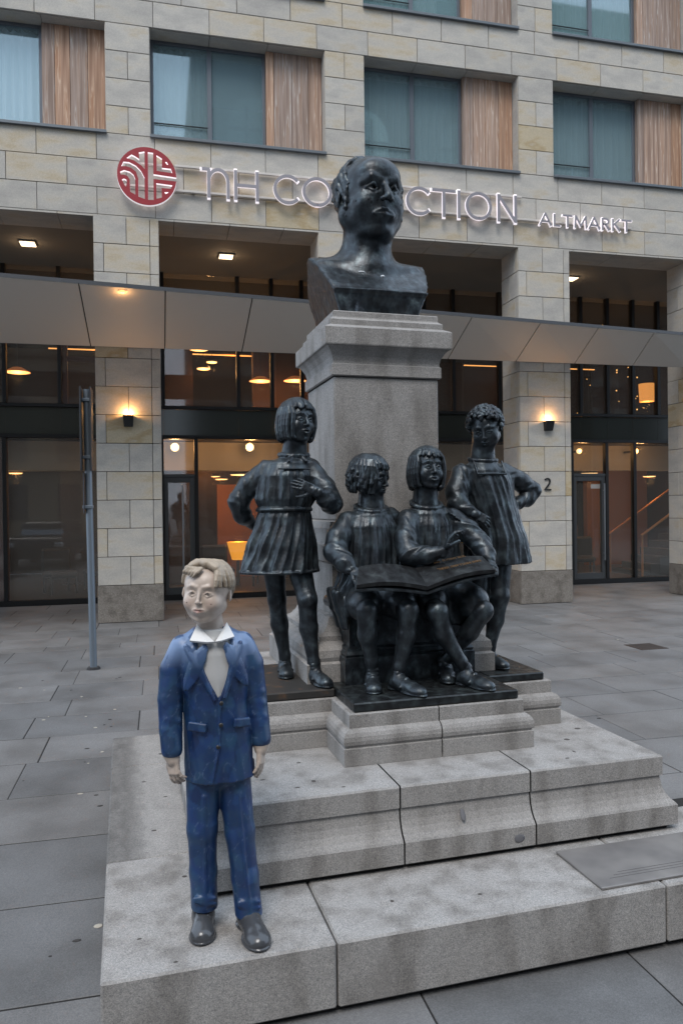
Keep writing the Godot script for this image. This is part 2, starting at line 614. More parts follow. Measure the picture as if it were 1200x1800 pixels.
# a head of height s in the frame F (x across, y up, z where the face looks)
func head(c: Clay, F: Transform3D, s: float, o := {}) -> void:
	var P := func(x: float, y: float, z: float) -> Vector3: return F * (Vector3(x, y, z) * s)
	var R := F.basis
	var adult: bool = o.get("adult", false)
	var open: float = o.get("open", 0.0)
	var w: float = o.get("wide", 1.0)
	var calm: float = o.get("calm", 1.0)      # below one: flatter brows and lids
	c.ball(P.call(0, 0.11, -0.05), Vector3(0.345 * w, 0.36, 0.425) * s, R, 0.02 * s)
	c.ball(P.call(0, -0.15, 0.07), Vector3((0.292 if not adult else 0.3) * w, 0.32, 0.285) * s, R, 0.1 * s)
	for q in [-1.0, 1.0]:
		c.cone(P.call(q * (0.22 if not adult else 0.235) * w, -0.2, -0.02), P.call(q * 0.09, -0.39, 0.19), (0.105 if not adult else 0.135) * s, 0.07 * s, 0.08 * s)
		c.ball(P.call(q * 0.16 * w, -0.15, 0.215), Vector3.ONE * (0.118 if not adult else 0.105) * s, R, 0.1 * s)
	c.ball(P.call(0, -0.415, 0.235), Vector3(0.09, 0.068, 0.07) * s, R, 0.06 * s)
	if adult:
		c.ball(P.call(0, -0.43, 0.08), Vector3(0.2, 0.09, 0.17) * s, R, 0.08 * s)
		c.ball(P.call(0, 0.2, 0.26), Vector3(0.22, 0.15, 0.12) * s, R, 0.1 * s)
	c.ball(P.call(0, -0.275, 0.285 if not adult else 0.27), Vector3(0.125 if not adult else 0.16, 0.085, 0.09) * s, R, 0.06 * s)
	for q in [-1.0, 1.0]:
		c.ball(P.call(q * 0.132 * w, 0.0, 0.405), (Vector3(0.092, 0.06, 0.1) if adult else Vector3(0.088, 0.058, 0.076)) * s, R, 0.05 * s, 1)
		var br := (0.022 if not adult else 0.037) * calm
		c.cone(P.call(q * 0.055, 0.105 if not adult else 0.07, 0.362), P.call(q * 0.14, 0.122 if not adult else 0.1, 0.345), br * 0.8 * s, br * s, 0.05 * s)
		c.cone(P.call(q * 0.14, 0.122 if not adult else 0.1, 0.34), P.call(q * 0.225, 0.085 if not adult else 0.06, 0.265), br * s, br * 0.7 * s, 0.05 * s)
		c.ball(P.call(q * 0.13 * w, -0.006, 0.288 if not adult else 0.284), Vector3.ONE * (0.061 if not adult else 0.055) * s, R, 0.01 * s)
		c.cone(P.call(q * 0.066, -0.006, 0.345), P.call(q * 0.125, 0.03, 0.356), 0.012 * calm * s, 0.016 * calm * s, 0.014 * s)
		c.cone(P.call(q * 0.125, 0.03, 0.356), P.call(q * 0.2, -0.004, 0.31), 0.016 * calm * s, 0.011 * calm * s, 0.014 * s)
		c.cone(P.call(q * 0.07, -0.018, 0.345), P.call(q * 0.13, -0.043, 0.346), 0.008 * calm * s, 0.011 * calm * s, 0.018 * s)
		c.cone(P.call(q * 0.13, -0.043, 0.346), P.call(q * 0.195, -0.014, 0.31), 0.011 * calm * s, 0.008 * calm * s, 0.018 * s)
		if adult:
			c.cone(P.call(q * 0.09, -0.075, 0.335), P.call(q * 0.17, -0.08, 0.30), 0.016 * s, 0.014 * s, 0.05 * s)
			c.cone(P.call(q * 0.085, -0.17, 0.4), P.call(q * 0.15, -0.3, 0.33), 0.011 * s, 0.009 * s, 0.02 * s, 1)
	var nl := 0.0 if not adult else 0.03
	var ns := (0.84 if calm == 1.0 else 0.72) if not adult else 1.0
	c.cone(P.call(0, 0.06, 0.362), P.call(0, -0.115, 0.428 + nl), 0.028 * ns * s, 0.04 * ns * s, 0.035 * s)
	c.ball(P.call(0, -0.132 - nl * 0.4, 0.434 + nl), Vector3.ONE * 0.046 * ns * s, R, 0.02 * s)
	for q in [-1.0, 1.0]:
		c.ball(P.call(q * 0.05 * ns, -0.146 - nl * 0.4, 0.392 + nl), Vector3(0.033, 0.03, 0.04) * ns * s, R, 0.02 * s)
		c.ball(P.call(q * 0.022, -0.172 - nl * 0.4, 0.42 + nl), Vector3.ONE * 0.013 * s, R, 0.012 * s, 1)
	var dn := -0.025 if adult else 0.0
	if open > 0.0:
		c.ball(P.call(0, -0.277, 0.4), Vector3(0.055, 0.012 + 0.03 * open, 0.07) * s, R, 0.012 * s, 1)
	var lz := -0.024 if adult else 0.0
	var mw := 1.3 if adult else 1.0
	var lr := 0.72 if adult else 1.0
	for q in [-1.0, 1.0]:
		c.cone(P.call(q * 0.1 * mw, -0.262 + dn, 0.335 - 0.02 * (mw - 1.0)), P.call(q * 0.03, -0.243 + open * 0.004, 0.385 + lz), 0.012 * lr * s, 0.02 * lr * s, 0.018 * s)
		c.cone(P.call(q * 0.03, -0.243 + open * 0.004, 0.385 + lz), P.call(0, -0.248 + open * 0.004, 0.387 + lz), 0.02 * lr * s, 0.018 * lr * s, 0.012 * s)
		c.cone(P.call(q * 0.088 * mw, -0.277 + dn - open * 0.008, 0.34), P.call(0, -0.296 - open * 0.022, 0.38 + lz), 0.013 * lr * s, 0.026 * lr * s, 0.02 * s)
	if open == 0.0:
		for q in [-1.0, 1.0]: c.cone(P.call(q * 0.1 * mw, -0.27 + dn, 0.365), P.call(0, -0.268, 0.412 + lz), 0.007 * s, 0.007 * s, 0.012 * s, 1)
	for q in [-1.0, 1.0]:
		var er := R * Basis(Vector3.UP, q * 0.35)
		c.ball(P.call(q * 0.352 * w, -0.03, -0.04), Vector3(0.032, 0.1, 0.064) * s, er, 0.02 * s)
		c.ball(P.call(q * 0.388 * w, -0.01, -0.02), Vector3(0.024, 0.06, 0.034) * s, er, 0.015 * s, 1)

# a hand from the wrist along dir; the palm looks along pn; thumb on the side sg; curls in degrees per finger
func hand(c: Clay, wrist: Vector3, dir: Vector3, pn: Vector3, len: float, sg: float, curls: Array, thumb := 25.0) -> void:
	dir = dir.normalized()
	var side := dir.cross(pn).normalized()
	pn = side.cross(dir).normalized()
	c.cone(wrist - dir * len * 0.2, wrist + dir * len * 0.1, 0.12 * len, 0.125 * len, 0.03 * len)
	c.block(wrist + dir * len * 0.3, Vector3(0.205, 0.25, 0.085) * len, 0.07 * len, Basis(side, dir, pn), 0.05 * len)
	var ls := [0.42, 0.47, 0.44, 0.34]
	for i in 4:
		var p := wrist + dir * len * (0.5 - 0.03 * absf(i - 1.2)) + side * sg * (1.5 - i) * len * 0.112
		var d := (dir + side * sg * (1.5 - i) * 0.07).normalized()
		var a := deg_to_rad(float(curls[i]))
		var r := (0.064 - 0.005 * absf(i - 1.0)) * len
		for k in 3:
			d = d.rotated(side, a * [0.35, 0.4, 0.25][k])
			var q: Vector3 = p + d * len * ls[i] * [0.44, 0.31, 0.25][k]
			c.cone(p, q, r * (1.0 - 0.08 * k), r * (0.92 - 0.1 * k), 0.018 * len)
			p = q
	var tp := wrist + dir * len * 0.12 + side * sg * len * 0.13
	var ta := deg_to_rad(thumb)
	var td := (dir * cos(ta + 0.45) + side * sg * sin(ta + 0.45) + pn * 0.3).normalized()
	for k in 3:
		var q: Vector3 = tp + td * len * [0.26, 0.19, 0.15][k]
		c.cone(tp, q, (0.085 - 0.011 * k) * len, (0.076 - 0.011 * k) * len, 0.025 * len)
		tp = q
		td = (td - side * sg * 0.25 + pn * 0.12 + dir * 0.1).normalized()

# a laced or strapped shoe standing on the height of heel and toe
func shoe(c: Clay, heel: Vector3, toe: Vector3, ankle: Vector3, r := 0.036, strap := true) -> void:
	var d := toe - heel
	var l := d.length()
	d /= l
	var flat := Vector3(d.x, 0, d.z).normalized()
	var side := Vector3.UP.cross(flat).normalized()
	var up := flat.cross(side).normalized()
	var B := Basis(side, up, flat)
	c.ball(heel + Vector3.UP * 0.034 + flat * 0.01, Vector3(r * 0.86, 0.036, r * 1.05), B, 0.02)
	c.ball(heel.lerp(toe, 0.5) + Vector3.UP * 0.024, Vector3(r * 0.9, 0.032, l * 0.5), B, 0.025)
	c.ball(heel.lerp(toe, 0.8) + Vector3.UP * 0.018, Vector3(r * 1.04, 0.025, l * 0.27), B, 0.02)
	c.cone(heel.lerp(toe, 0.18) + Vector3.UP * 0.045, ankle, r * 0.82, r * 0.8, 0.025)
	c.cone(heel.lerp(toe, 0.2) + Vector3.UP * 0.05, heel.lerp(toe, 0.62) + Vector3.UP * 0.034, r * 0.7, r * 0.6, 0.02)
	# sole
	c.ball(heel + Vector3.UP * 0.006 + flat * 0.01, Vector3(r * 0.98, 0.012, r * 1.2), B, 0.004)
	c.ball(heel.lerp(toe, 0.68) + Vector3.UP * 0.006, Vector3(r * 1.16, 0.012, l * 0.42), B, 0.004)
	if strap:
		var m := heel.lerp(toe, 0.42) + Vector3.UP * 0.062
		for q in [-1.0, 1.0]:
			c.cone(m, m + side * q * r * 0.95 - Vector3.UP * 0.034, 0.0085, 0.0085, 0.004)
		c.ball(m + flat * 0.006, Vector3(0.015, 0.011, 0.009), B, 0.004)
		c.cone(ankle + side * r * 0.5 + flat * r * 0.45, ankle - side * r * 0.5 + flat * r * 0.45, 0.009, 0.009, 0.006)
		c.cone(ankle - Vector3(0, 0.018, 0) + side * r * 0.5 + flat * r * 0.5, ankle - Vector3(0, 0.018, 0) - side * r * 0.5 + flat * r * 0.5, 0.008, 0.008, 0.006)

# one lock of hair through points given in head units
func lock(c: Clay, F: Transform3D, s: float, pts: Array, r0: float, r1: float, k := 0.012) -> void:
	for i in pts.size() - 1:
		var u := float(i) / (pts.size() - 1)
		var u2 := float(i + 1) / (pts.size() - 1)
		c.cone(F * (pts[i] * s), F * (pts[i + 1] * s), lerpf(r0, r1, u * u) * s, lerpf(r0, r1, u2 * u2) * s, k * s)

# point on the skull at azimuth phi (0 = face) and polar angle th, grown by g
func skull(phi: float, th: float, g: float) -> Vector3:
	return Vector3(sin(th) * sin(phi) * (0.345 + g), 0.11 + cos(th) * (0.36 + g), -0.05 + sin(th) * cos(phi) * (0.425 + g))

func hair_bob(c: Clay, F: Transform3D, s: float, sd: int, low := -0.42, wave := 0.0) -> void:
	var r := RandomNumberGenerator.new()
	r.seed = sd
	c.ball(F * (Vector3(0, 0.13, -0.085) * s), Vector3(0.37, 0.37, 0.42) * s, F.basis, 0.01 * s)
	for q in 46:
		var phi := TAU * (q + r.randf_range(-0.3, 0.3)) / 46.0
		if phi > PI: phi -= TAU
		var a := absf(phi)
		var pts := []
		var part := 0.12
		pts.append(Vector3(part * 0.6, 0.475, -0.06))
		var front := a < 0.82
		var th_end := (1.02 + r.randf_range(-0.07, 0.07) - a * 0.1) if front else PI / 2
		for k in range(1, 5):
			var th := th_end * k / 4.0
			pts.append(skull(phi + 0.12 * sin(th * 3.0 + q), th, 0.037 + r.randf_range(0.0, 0.005)))
		if front:
			var e: Vector3 = pts[-1]
			pts.append(e + Vector3(e.x * 0.1 + r.randf_range(-0.03, 0.03), -0.075, 0.028))
		else:
			var e: Vector3 = pts[-1]
			var n := 4
			for k in range(1, n + 1):
				var u := float(k) / n
				var o := 1.0 + 0.1 * sin(u * 2.6) + wave * sin(u * 9.0 + q * 1.7)
				pts.append(Vector3(e.x * o * (1.0 - 0.1 * u * u), lerpf(e.y, low + r.randf_range(-0.03, 0.03), u), lerpf(e.z, e.z * 0.82 - 0.03, u) * o))
			pts.append(pts[-1] + Vector3(-signf(e.x) * 0.05, -0.03, 0.0))
		lock(c, F, s, pts, 0.058, 0.04, 0.005)

func hair_curls(c: Clay, F: Transform3D, s: float, sd: int, count := 120, low := 1.75, rad := 0.055, from := 0.0, gap := 0.0) -> void:
	var r := RandomNumberGenerator.new()
	r.seed = sd
	c.ball(F * (Vector3(0, 0.14, -0.09) * s), Vector3(0.375, 0.37, 0.42) * s, F.basis, 0.01 * s)
	for q in count:
		var u := (q + 0.5) / count
		var phi := fposmod(q * 2.39996, TAU) - PI
		var th := acos(1.0 - u * (1.0 - cos(low)))
		if absf(phi) < 0.85 and th > 1.0: continue
		if absf(phi) < 1.2 and th > 1.35: continue
		if th < from: continue
		var p := skull(phi, th, 0.03)
		var nrm := (p - Vector3(0, 0.11, -0.05)).normalized()
		var t1 := nrm.cross(Vector3(0.3, 1, 0.2)).normalized().rotated(nrm, r.randf() * TAU)
		var t2 := nrm.cross(t1)
		var cr := rad * r.randf_range(0.8, 1.25)
		var pts := []
		for k in 6:
			var w := k * 0.95
			pts.append(p + (t1 * cos(w) + t2 * sin(w)) * cr * (1.0 - 0.1 * k) + nrm * (0.012 + 0.011 * k))
		lock(c, F, s, pts, 0.042, 0.03, 0.008)

func limb(c: Clay, pts: Array, k := 0.02) -> void:
	for i in pts.size() - 1:
		c.cone(Vector3(pts[i][0], pts[i][1], pts[i][2]), Vector3(pts[i + 1][0], pts[i + 1][1], pts[i + 1][2]), pts[i][3], pts[i + 1][3], k)

# sleeve with folds that run round it
func sleeve(c: Clay, pts: Array, amp := 0.004, k := 0.025) -> void:
	for i in pts.size() - 1:
		var a := Vector3(pts[i][0], pts[i][1], pts[i][2])
		var b := Vector3(pts[i + 1][0], pts[i + 1][1], pts[i + 1][2])
		c.cone(a, b, pts[i][3], pts[i + 1][3], k)
		var d := (b - a).normalized()
		var s := d.cross(Vector3(0.2, 0.3, 0.9)).normalized()
		c.ripple(amp * (0.5 if i == 0 else 0.75), d * (90.0 if i else 60.0) + s * 85.0, s * 55.0 + d * 30.0)

func ring(c: Clay, at: Transform3D, rx: float, rz: float, r: float, n := 14, k := 0.004) -> void:
	for i in n:
		var a := TAU * i / n
		var b := TAU * (i + 1) / n
		c.cone(at * Vector3(cos(a) * rx, 0, sin(a) * rz), at * Vector3(cos(b) * rx, 0, sin(b) * rz), r, r, k)

func around(p: Vector3, r: float) -> AABB:
	return AABB(p - Vector3.ONE * r, Vector3.ONE * 2 * r)

# finishes a bronze child: body with fine head and hands, then hair, tunic, shoes
func bronze_child(called: String, label: String, base: Vector3, body: Clay, fine: Array, hair: Clay, tunic: Clay, shoes: Array) -> Dictionary:
	body.cell = 0.0075
	hair.cell = 0.0042
	tunic.cell = 0.0062
	var grids := [body]
	for f in fine:
		grids.append(copy_clay(body, 0.0036, f))
		body.holes.append(f.grow(-0.006))
	var jobs := grids.duplicate()
	jobs.append_array([tunic, hair])
	for s: Clay in shoes:
		s.cell = 0.004
		jobs.append(s)
	return {"called": called, "label": label, "base": base, "grids": grids, "jobs": jobs, "hair": hair, "tunic": tunic, "shoes": shoes}

func place_child(d: Dictionary, m: Material) -> void:
	var t := thing(d.called, d.label, "statue", M * at(d.base.x, d.base.y, d.base.z), "bronze statues of singing children")
	obj("body", clay_mesh(d.grids, null, d.base), m, t)
	obj("hair", clay_mesh([d.hair], null, d.base), m, t)
	obj("tunic", clay_mesh([d.tunic], null, d.base), m, t)
	for s in d.shoes: obj("shoe", clay_mesh([s], null, d.base), m, t)

func child_standing_left() -> Dictionary:
	var b := Clay.new()
	var F := frame(Vector3(0.943, 2.138, -1.345), 20, 5, -3)
	head(b, F, 0.228, {"open": 0.8})
	limb(b, [[0.938, 2.06, -1.37, 0.06], [0.93, 1.94, -1.385, 0.07]])
	b.ball(Vector3(0.875, 1.72, -1.36), Vector3(0.1, 0.2, 0.08))
	limb(b, [[0.815, 1.46, -1.38, 0.0645], [0.836, 1.23, -1.40, 0.0447], [0.855, 1.1, -1.435, 0.0439], [0.884, 0.93, -1.45, 0.0277], [0.882, 0.88, -1.445, 0.0286]])
	limb(b, [[0.925, 1.46, -1.33, 0.0688], [0.958, 1.245, -1.235, 0.0473], [0.966, 1.1, -1.25, 0.0447], [0.984, 0.93, -1.225, 0.0286], [0.986, 0.88, -1.22, 0.0286]])
	b.ball(Vector3(0.96, 1.245, -1.21), Vector3(0.04, 0.045, 0.04))
	limb(b, [[1.06, 1.75, -1.21, 0.034], [0.99, 1.782, -1.165, 0.026]])
	hand(b, Vector3(0.985, 1.785, -1.165), Vector3(-0.86, 0.36, -0.05), Vector3(-0.12, -0.1, -1), 0.125, 1.0, [18, 22, 28, 36])
	limb(b, [[0.68, 1.66, -1.47, 0.035], [0.735, 1.615, -1.515, 0.028]])
	hand(b, Vector3(0.735, 1.615, -1.515), Vector3(0.8, -0.35, -0.2), Vector3(0, 0, -1), 0.12, 1.0, [40, 40, 45, 50])
	var t := Clay.new()
	t.garment([[1.375, 0.196, 0.165, 0.84, -1.345, 0.0147], [1.5, 0.172, 0.145, 0.85, -1.35, 0.0132], [1.65, 0.14, 0.112, 0.868, -1.355, 0.0081], [1.69, 0.13, 0.1, 0.872, -1.355, 0.003], [1.745, 0.147, 0.116, 0.876, -1.355, 0.0096], [1.86, 0.143, 0.108, 0.89, -1.36, 0.0059], [1.925, 0.12, 0.085, 0.905, -1.37, 0.0014], [1.965, 0.068, 0.062, 0.93, -1.38, 0.0]], 9.0, 0.6, 0.03, 1.0)
	ring(t, at(0.872, 1.692, -1.355), 0.137, 0.107, 0.011)
	ring(t, Transform3D(Basis(), Vector3(0.84, 1.382, -1.345)), 0.198, 0.166, 0.008, 22)
	sleeve(t, [[0.79, 1.895, -1.39, 0.0533], [0.70, 1.815, -1.42, 0.0533], [0.65, 1.735, -1.43, 0.0516], [0.675, 1.665, -1.465, 0.043], [0.715, 1.63, -1.5, 0.0327]])
	sleeve(t, [[1.01, 1.9, -1.345, 0.0516], [1.065, 1.8, -1.29, 0.0542], [1.088, 1.725, -1.235, 0.0533], [1.05, 1.745, -1.195, 0.0447], [1.005, 1.775, -1.17, 0.031]])
	# yoke seam and collar
	ring(t, Transform3D(Basis(Vector3.RIGHT, 0.12), Vector3(0.93, 1.972, -1.382)), 0.072, 0.067, 0.014)
	t.block(Vector3(0.905, 1.895, -1.262), Vector3(0.085, 0.004, 0.006), 0.003, Basis(Vector3.UP, 0.05), 0.006)
	for q in [[0.905, 0.885], [0.955, 0.975]]:
		t.cone(Vector3(q[0], 1.958, -1.32), Vector3(q[1], 1.935, -1.29), 0.014, 0.009, 0.006)
	var h := Clay.new()
	hair_bob(h, F, 0.228, 11, -0.36)
	var s1 := Clay.new(); shoe(s1, Vector3(0.887, 0.83, -1.475), Vector3(0.871, 0.83, -1.345), Vector3(0.884, 0.92, -1.45))
	var s2 := Clay.new(); shoe(s2, Vector3(0.978, 0.83, -1.245), Vector3(1.025, 0.83, -1.095), Vector3(0.985, 0.925, -1.22))
	return bronze_child("bronze_child_statue", "bronze child standing at left of the pedestal, one hand laid on the chest", Vector3(0.93, 0.83, -1.3), b, [around(F.origin, 0.135), around(Vector3(0.93, 1.81, -1.17), 0.085)], h, t, [s1, s2])

func child_seated_left() -> Dictionary:
	var b := Clay.new()
	var F := frame(Vector3(1.285, 1.85, -1.21), 46, -8, 4)
	head(b, F, 0.222)
	limb(b, [[1.29, 1.78, -1.225, 0.06], [1.295, 1.68, -1.225, 0.072]])
	b.ball(Vector3(1.28, 1.45, -1.22), Vector3(0.11, 0.22, 0.08))
	limb(b, [[1.215, 1.265, -1.26, 0.0731], [1.172, 1.218, -0.945, 0.0473], [1.18, 1.1, -0.965, 0.043], [1.212, 0.97, -1.0, 0.0294], [1.22, 0.9, -1.01, 0.0286]])
	limb(b, [[1.34, 1.265, -1.26, 0.0731], [1.372, 1.21, -0.925, 0.0482], [1.365, 1.09, -0.94, 0.0447], [1.336, 0.94, -0.955, 0.0294], [1.328, 0.89, -0.955, 0.0286]])
	limb(b, [[1.09, 1.46, -1.1, 0.036], [1.125, 1.405, -1.02, 0.027]])
	hand(b, Vector3(1.125, 1.4, -1.015), Vector3(0.5, -0.28, 0.75), Vector3(0.5, -0.8, -0.2), 0.125, -1.0, [55, 60, 65, 70], 15)
	var t := Clay.new()
	t.garment([[1.2, 0.19, 0.15, 1.27, -1.22, 0.0088], [1.36, 0.165, 0.125, 1.275, -1.2, 0.0147], [1.5, 0.158, 0.115, 1.28, -1.205, 0.0132], [1.6, 0.142, 0.105, 1.285, -1.21, 0.0081], [1.655, 0.115, 0.088, 1.292, -1.22, 0.0022], [1.705, 0.068, 0.064, 1.295, -1.225, 0.0]], 9.0, 2.0, 0.03, 3.0)
	sleeve(t, [[1.165, 1.625, -1.21, 0.0568], [1.105, 1.555, -1.17, 0.0602]], 0.002)
	sleeve(t, [[1.1, 1.545, -1.165, 0.0499], [1.078, 1.485, -1.135, 0.055], [1.1, 1.435, -1.06, 0.0447], [1.122, 1.408, -1.025, 0.031]], 0.005)
	sleeve(t, [[1.4, 1.645, -1.235, 0.0533], [1.455, 1.6, -1.28, 0.0499], [1.52, 1.57, -1.31, 0.043]], 0.003)
	ring(t, Transform3D(Basis(Vector3.RIGHT, 0.3), Vector3(1.29, 1.695, -1.218)), 0.08, 0.072, 0.013)
	# lap and the tail of cloth that hangs at the left
	limb(t, [[1.22, 1.27, -1.25, 0.105], [1.182, 1.235, -1.02, 0.082]], 0.05)
	limb(t, [[1.34, 1.27, -1.25, 0.105], [1.365, 1.235, -1.02, 0.085]], 0.05)
	t.block(Vector3(1.095, 1.2, -1.16), Vector3(0.012, 0.1, 0.09), 0.01, Basis(Vector3.BACK, 0.25), 0.03)
	t.ripple(0.006, Vector3(10, 12, 70))
	var h := Clay.new()
	hair_bob(h, F, 0.222, 5, -0.3, 0.07)
	hair_curls(h, F, 0.222, 9, 40, 2.1, 0.075, 1.45)
	var s1 := Clay.new(); shoe(s1, Vector3(1.223, 0.83, -1.035), Vector3(1.193, 0.83, -0.9), Vector3(1.22, 0.925, -1.005))
	var s2 := Clay.new(); shoe(s2, Vector3(1.313, 0.83, -0.975), Vector3(1.39, 0.83, -0.79), Vector3(1.328, 0.915, -0.955))
	return bronze_child("bronze_child_statue", "bronze wavy-haired child seated on the bench, head turned to its neighbour", Vector3(1.28, 0.83, -1.1), b, [around(F.origin, 0.135), around(Vector3(1.14, 1.39, -0.985), 0.085)], h, t, [s1, s2])

func child_seated_right() -> Dictionary:
	var b := Clay.new()
	var F := frame(Vector3(1.586, 1.89, -1.19), 3, 7, -3)
	head(b, F, 0.222, {"open": 0.6})
	limb(b, [[1.586, 1.81, -1.215, 0.06], [1.59, 1.7, -1.225, 0.072]])
	b.ball(Vector3(1.6, 1.45, -1.22), Vector3(0.11, 0.22, 0.08))
	limb(b, [[1.545, 1.265, -1.26, 0.0731], [1.512, 1.2, -0.905, 0.0482], [1.55, 1.09, -0.925, 0.0456], [1.645, 0.945, -0.935, 0.0294], [1.668, 0.9, -0.935, 0.0286]])
	limb(b, [[1.69, 1.265, -1.26, 0.0731], [1.77, 1.185, -0.95, 0.0499], [1.725, 1.08, -1.0, 0.0447], [1.645, 0.945, -1.075, 0.0294], [1.62, 0.905, -1.09, 0.0286]])
	limb(b, [[1.5, 1.452, -1.0, 0.036], [1.572, 1.485, -0.955, 0.026]])
	hand(b, Vector3(1.575, 1.488, -0.945), Vector3(0.32, 0.94, 0.15), Vector3(0.9, -0.3, 0.25), 0.14, -1.0, [58, 70, 82, 95], 34)
	limb(b, [[1.84, 1.475, -1.07, 0.036], [1.845, 1.42, -1.015, 0.027]])
	hand(b, Vector3(1.845, 1.425, -1.01), Vector3(-0.22, -0.35, 0.75), Vector3(-0.4, -0.85, -0.2), 0.12, 1.0, [60, 65, 70, 75], 10)
	var t := Clay.new()
	t.garment([[1.2, 0.19, 0.15, 1.62, -1.22, 0.0088], [1.36, 0.165, 0.125, 1.615, -1.2, 0.0132], [1.5, 0.15, 0.112, 1.605, -1.205, 0.0103], [1.6, 0.142, 0.104, 1.6, -1.21, 0.0066], [1.66, 0.12, 0.088, 1.595, -1.215, 0.0022], [1.715, 0.068, 0.064, 1.59, -1.225, 0.0]], 10.0, 0.3, 0.03, -2.0)
	sleeve(t, [[1.468, 1.635, -1.175, 0.0516], [1.435, 1.54, -1.11, 0.055], [1.432, 1.465, -1.06, 0.0533], [1.5, 1.46, -1.005, 0.043], [1.56, 1.478, -0.965, 0.0275]])
	sleeve(t, [[1.725, 1.64, -1.2, 0.0533], [1.79, 1.57, -1.15, 0.055], [1.835, 1.505, -1.1, 0.0516], [1.845, 1.45, -1.045, 0.0413], [1.846, 1.425, -1.02, 0.0301]], 0.005)
	ring(t, Transform3D(Basis(Vector3.RIGHT, 0.35), Vector3(1.588, 1.712, -1.212)), 0.078, 0.07, 0.013)
	# gathered frill on the shoulder
	for i in 6: t.cone(Vector3(1.675 + i * 0.014, 1.705 - i * 0.009, -1.235 + 0.01 * (i % 2)), Vector3(1.69 + i * 0.014, 1.66 - i * 0.01, -1.13 + 0.012 * (i % 2)), 0.01, 0.007, 0.008)
	limb(t, [[1.55, 1.27, -1.25, 0.105], [1.525, 1.23, -1.02, 0.084]], 0.05)
	limb(t, [[1.69, 1.27, -1.25, 0.105], [1.745, 1.22, -1.02, 0.088]], 0.05)
	t.block(Vector3(1.65, 1.16, -1.06), Vector3(0.11, 0.06, 0.02), 0.015, Basis(), 0.04)
	t.ripple(0.006, Vector3(60, 20, 10))
	var h := Clay.new()
	hair_bob(h, F, 0.222, 3, -0.4)
	var s1 := Clay.new(); shoe(s1, Vector3(1.655, 0.83, -0.955), Vector3(1.735, 0.83, -0.79), Vector3(1.668, 0.92, -0.935))
	var s2 := Clay.new(); shoe(s2, Vector3(1.635, 0.845, -1.105), Vector3(1.595, 0.83, -0.965), Vector3(1.62, 0.925, -1.09))
	return bronze_child("bronze_child_statue", "bronze bob-haired child seated on the bench, one hand raised over the open book", Vector3(1.6, 0.83, -1.1), b, [around(F.origin, 0.135), around(Vector3(1.61, 1.545, -0.935), 0.09), around(Vector3(1.835, 1.395, -0.985), 0.08)], h, t, [s1, s2])

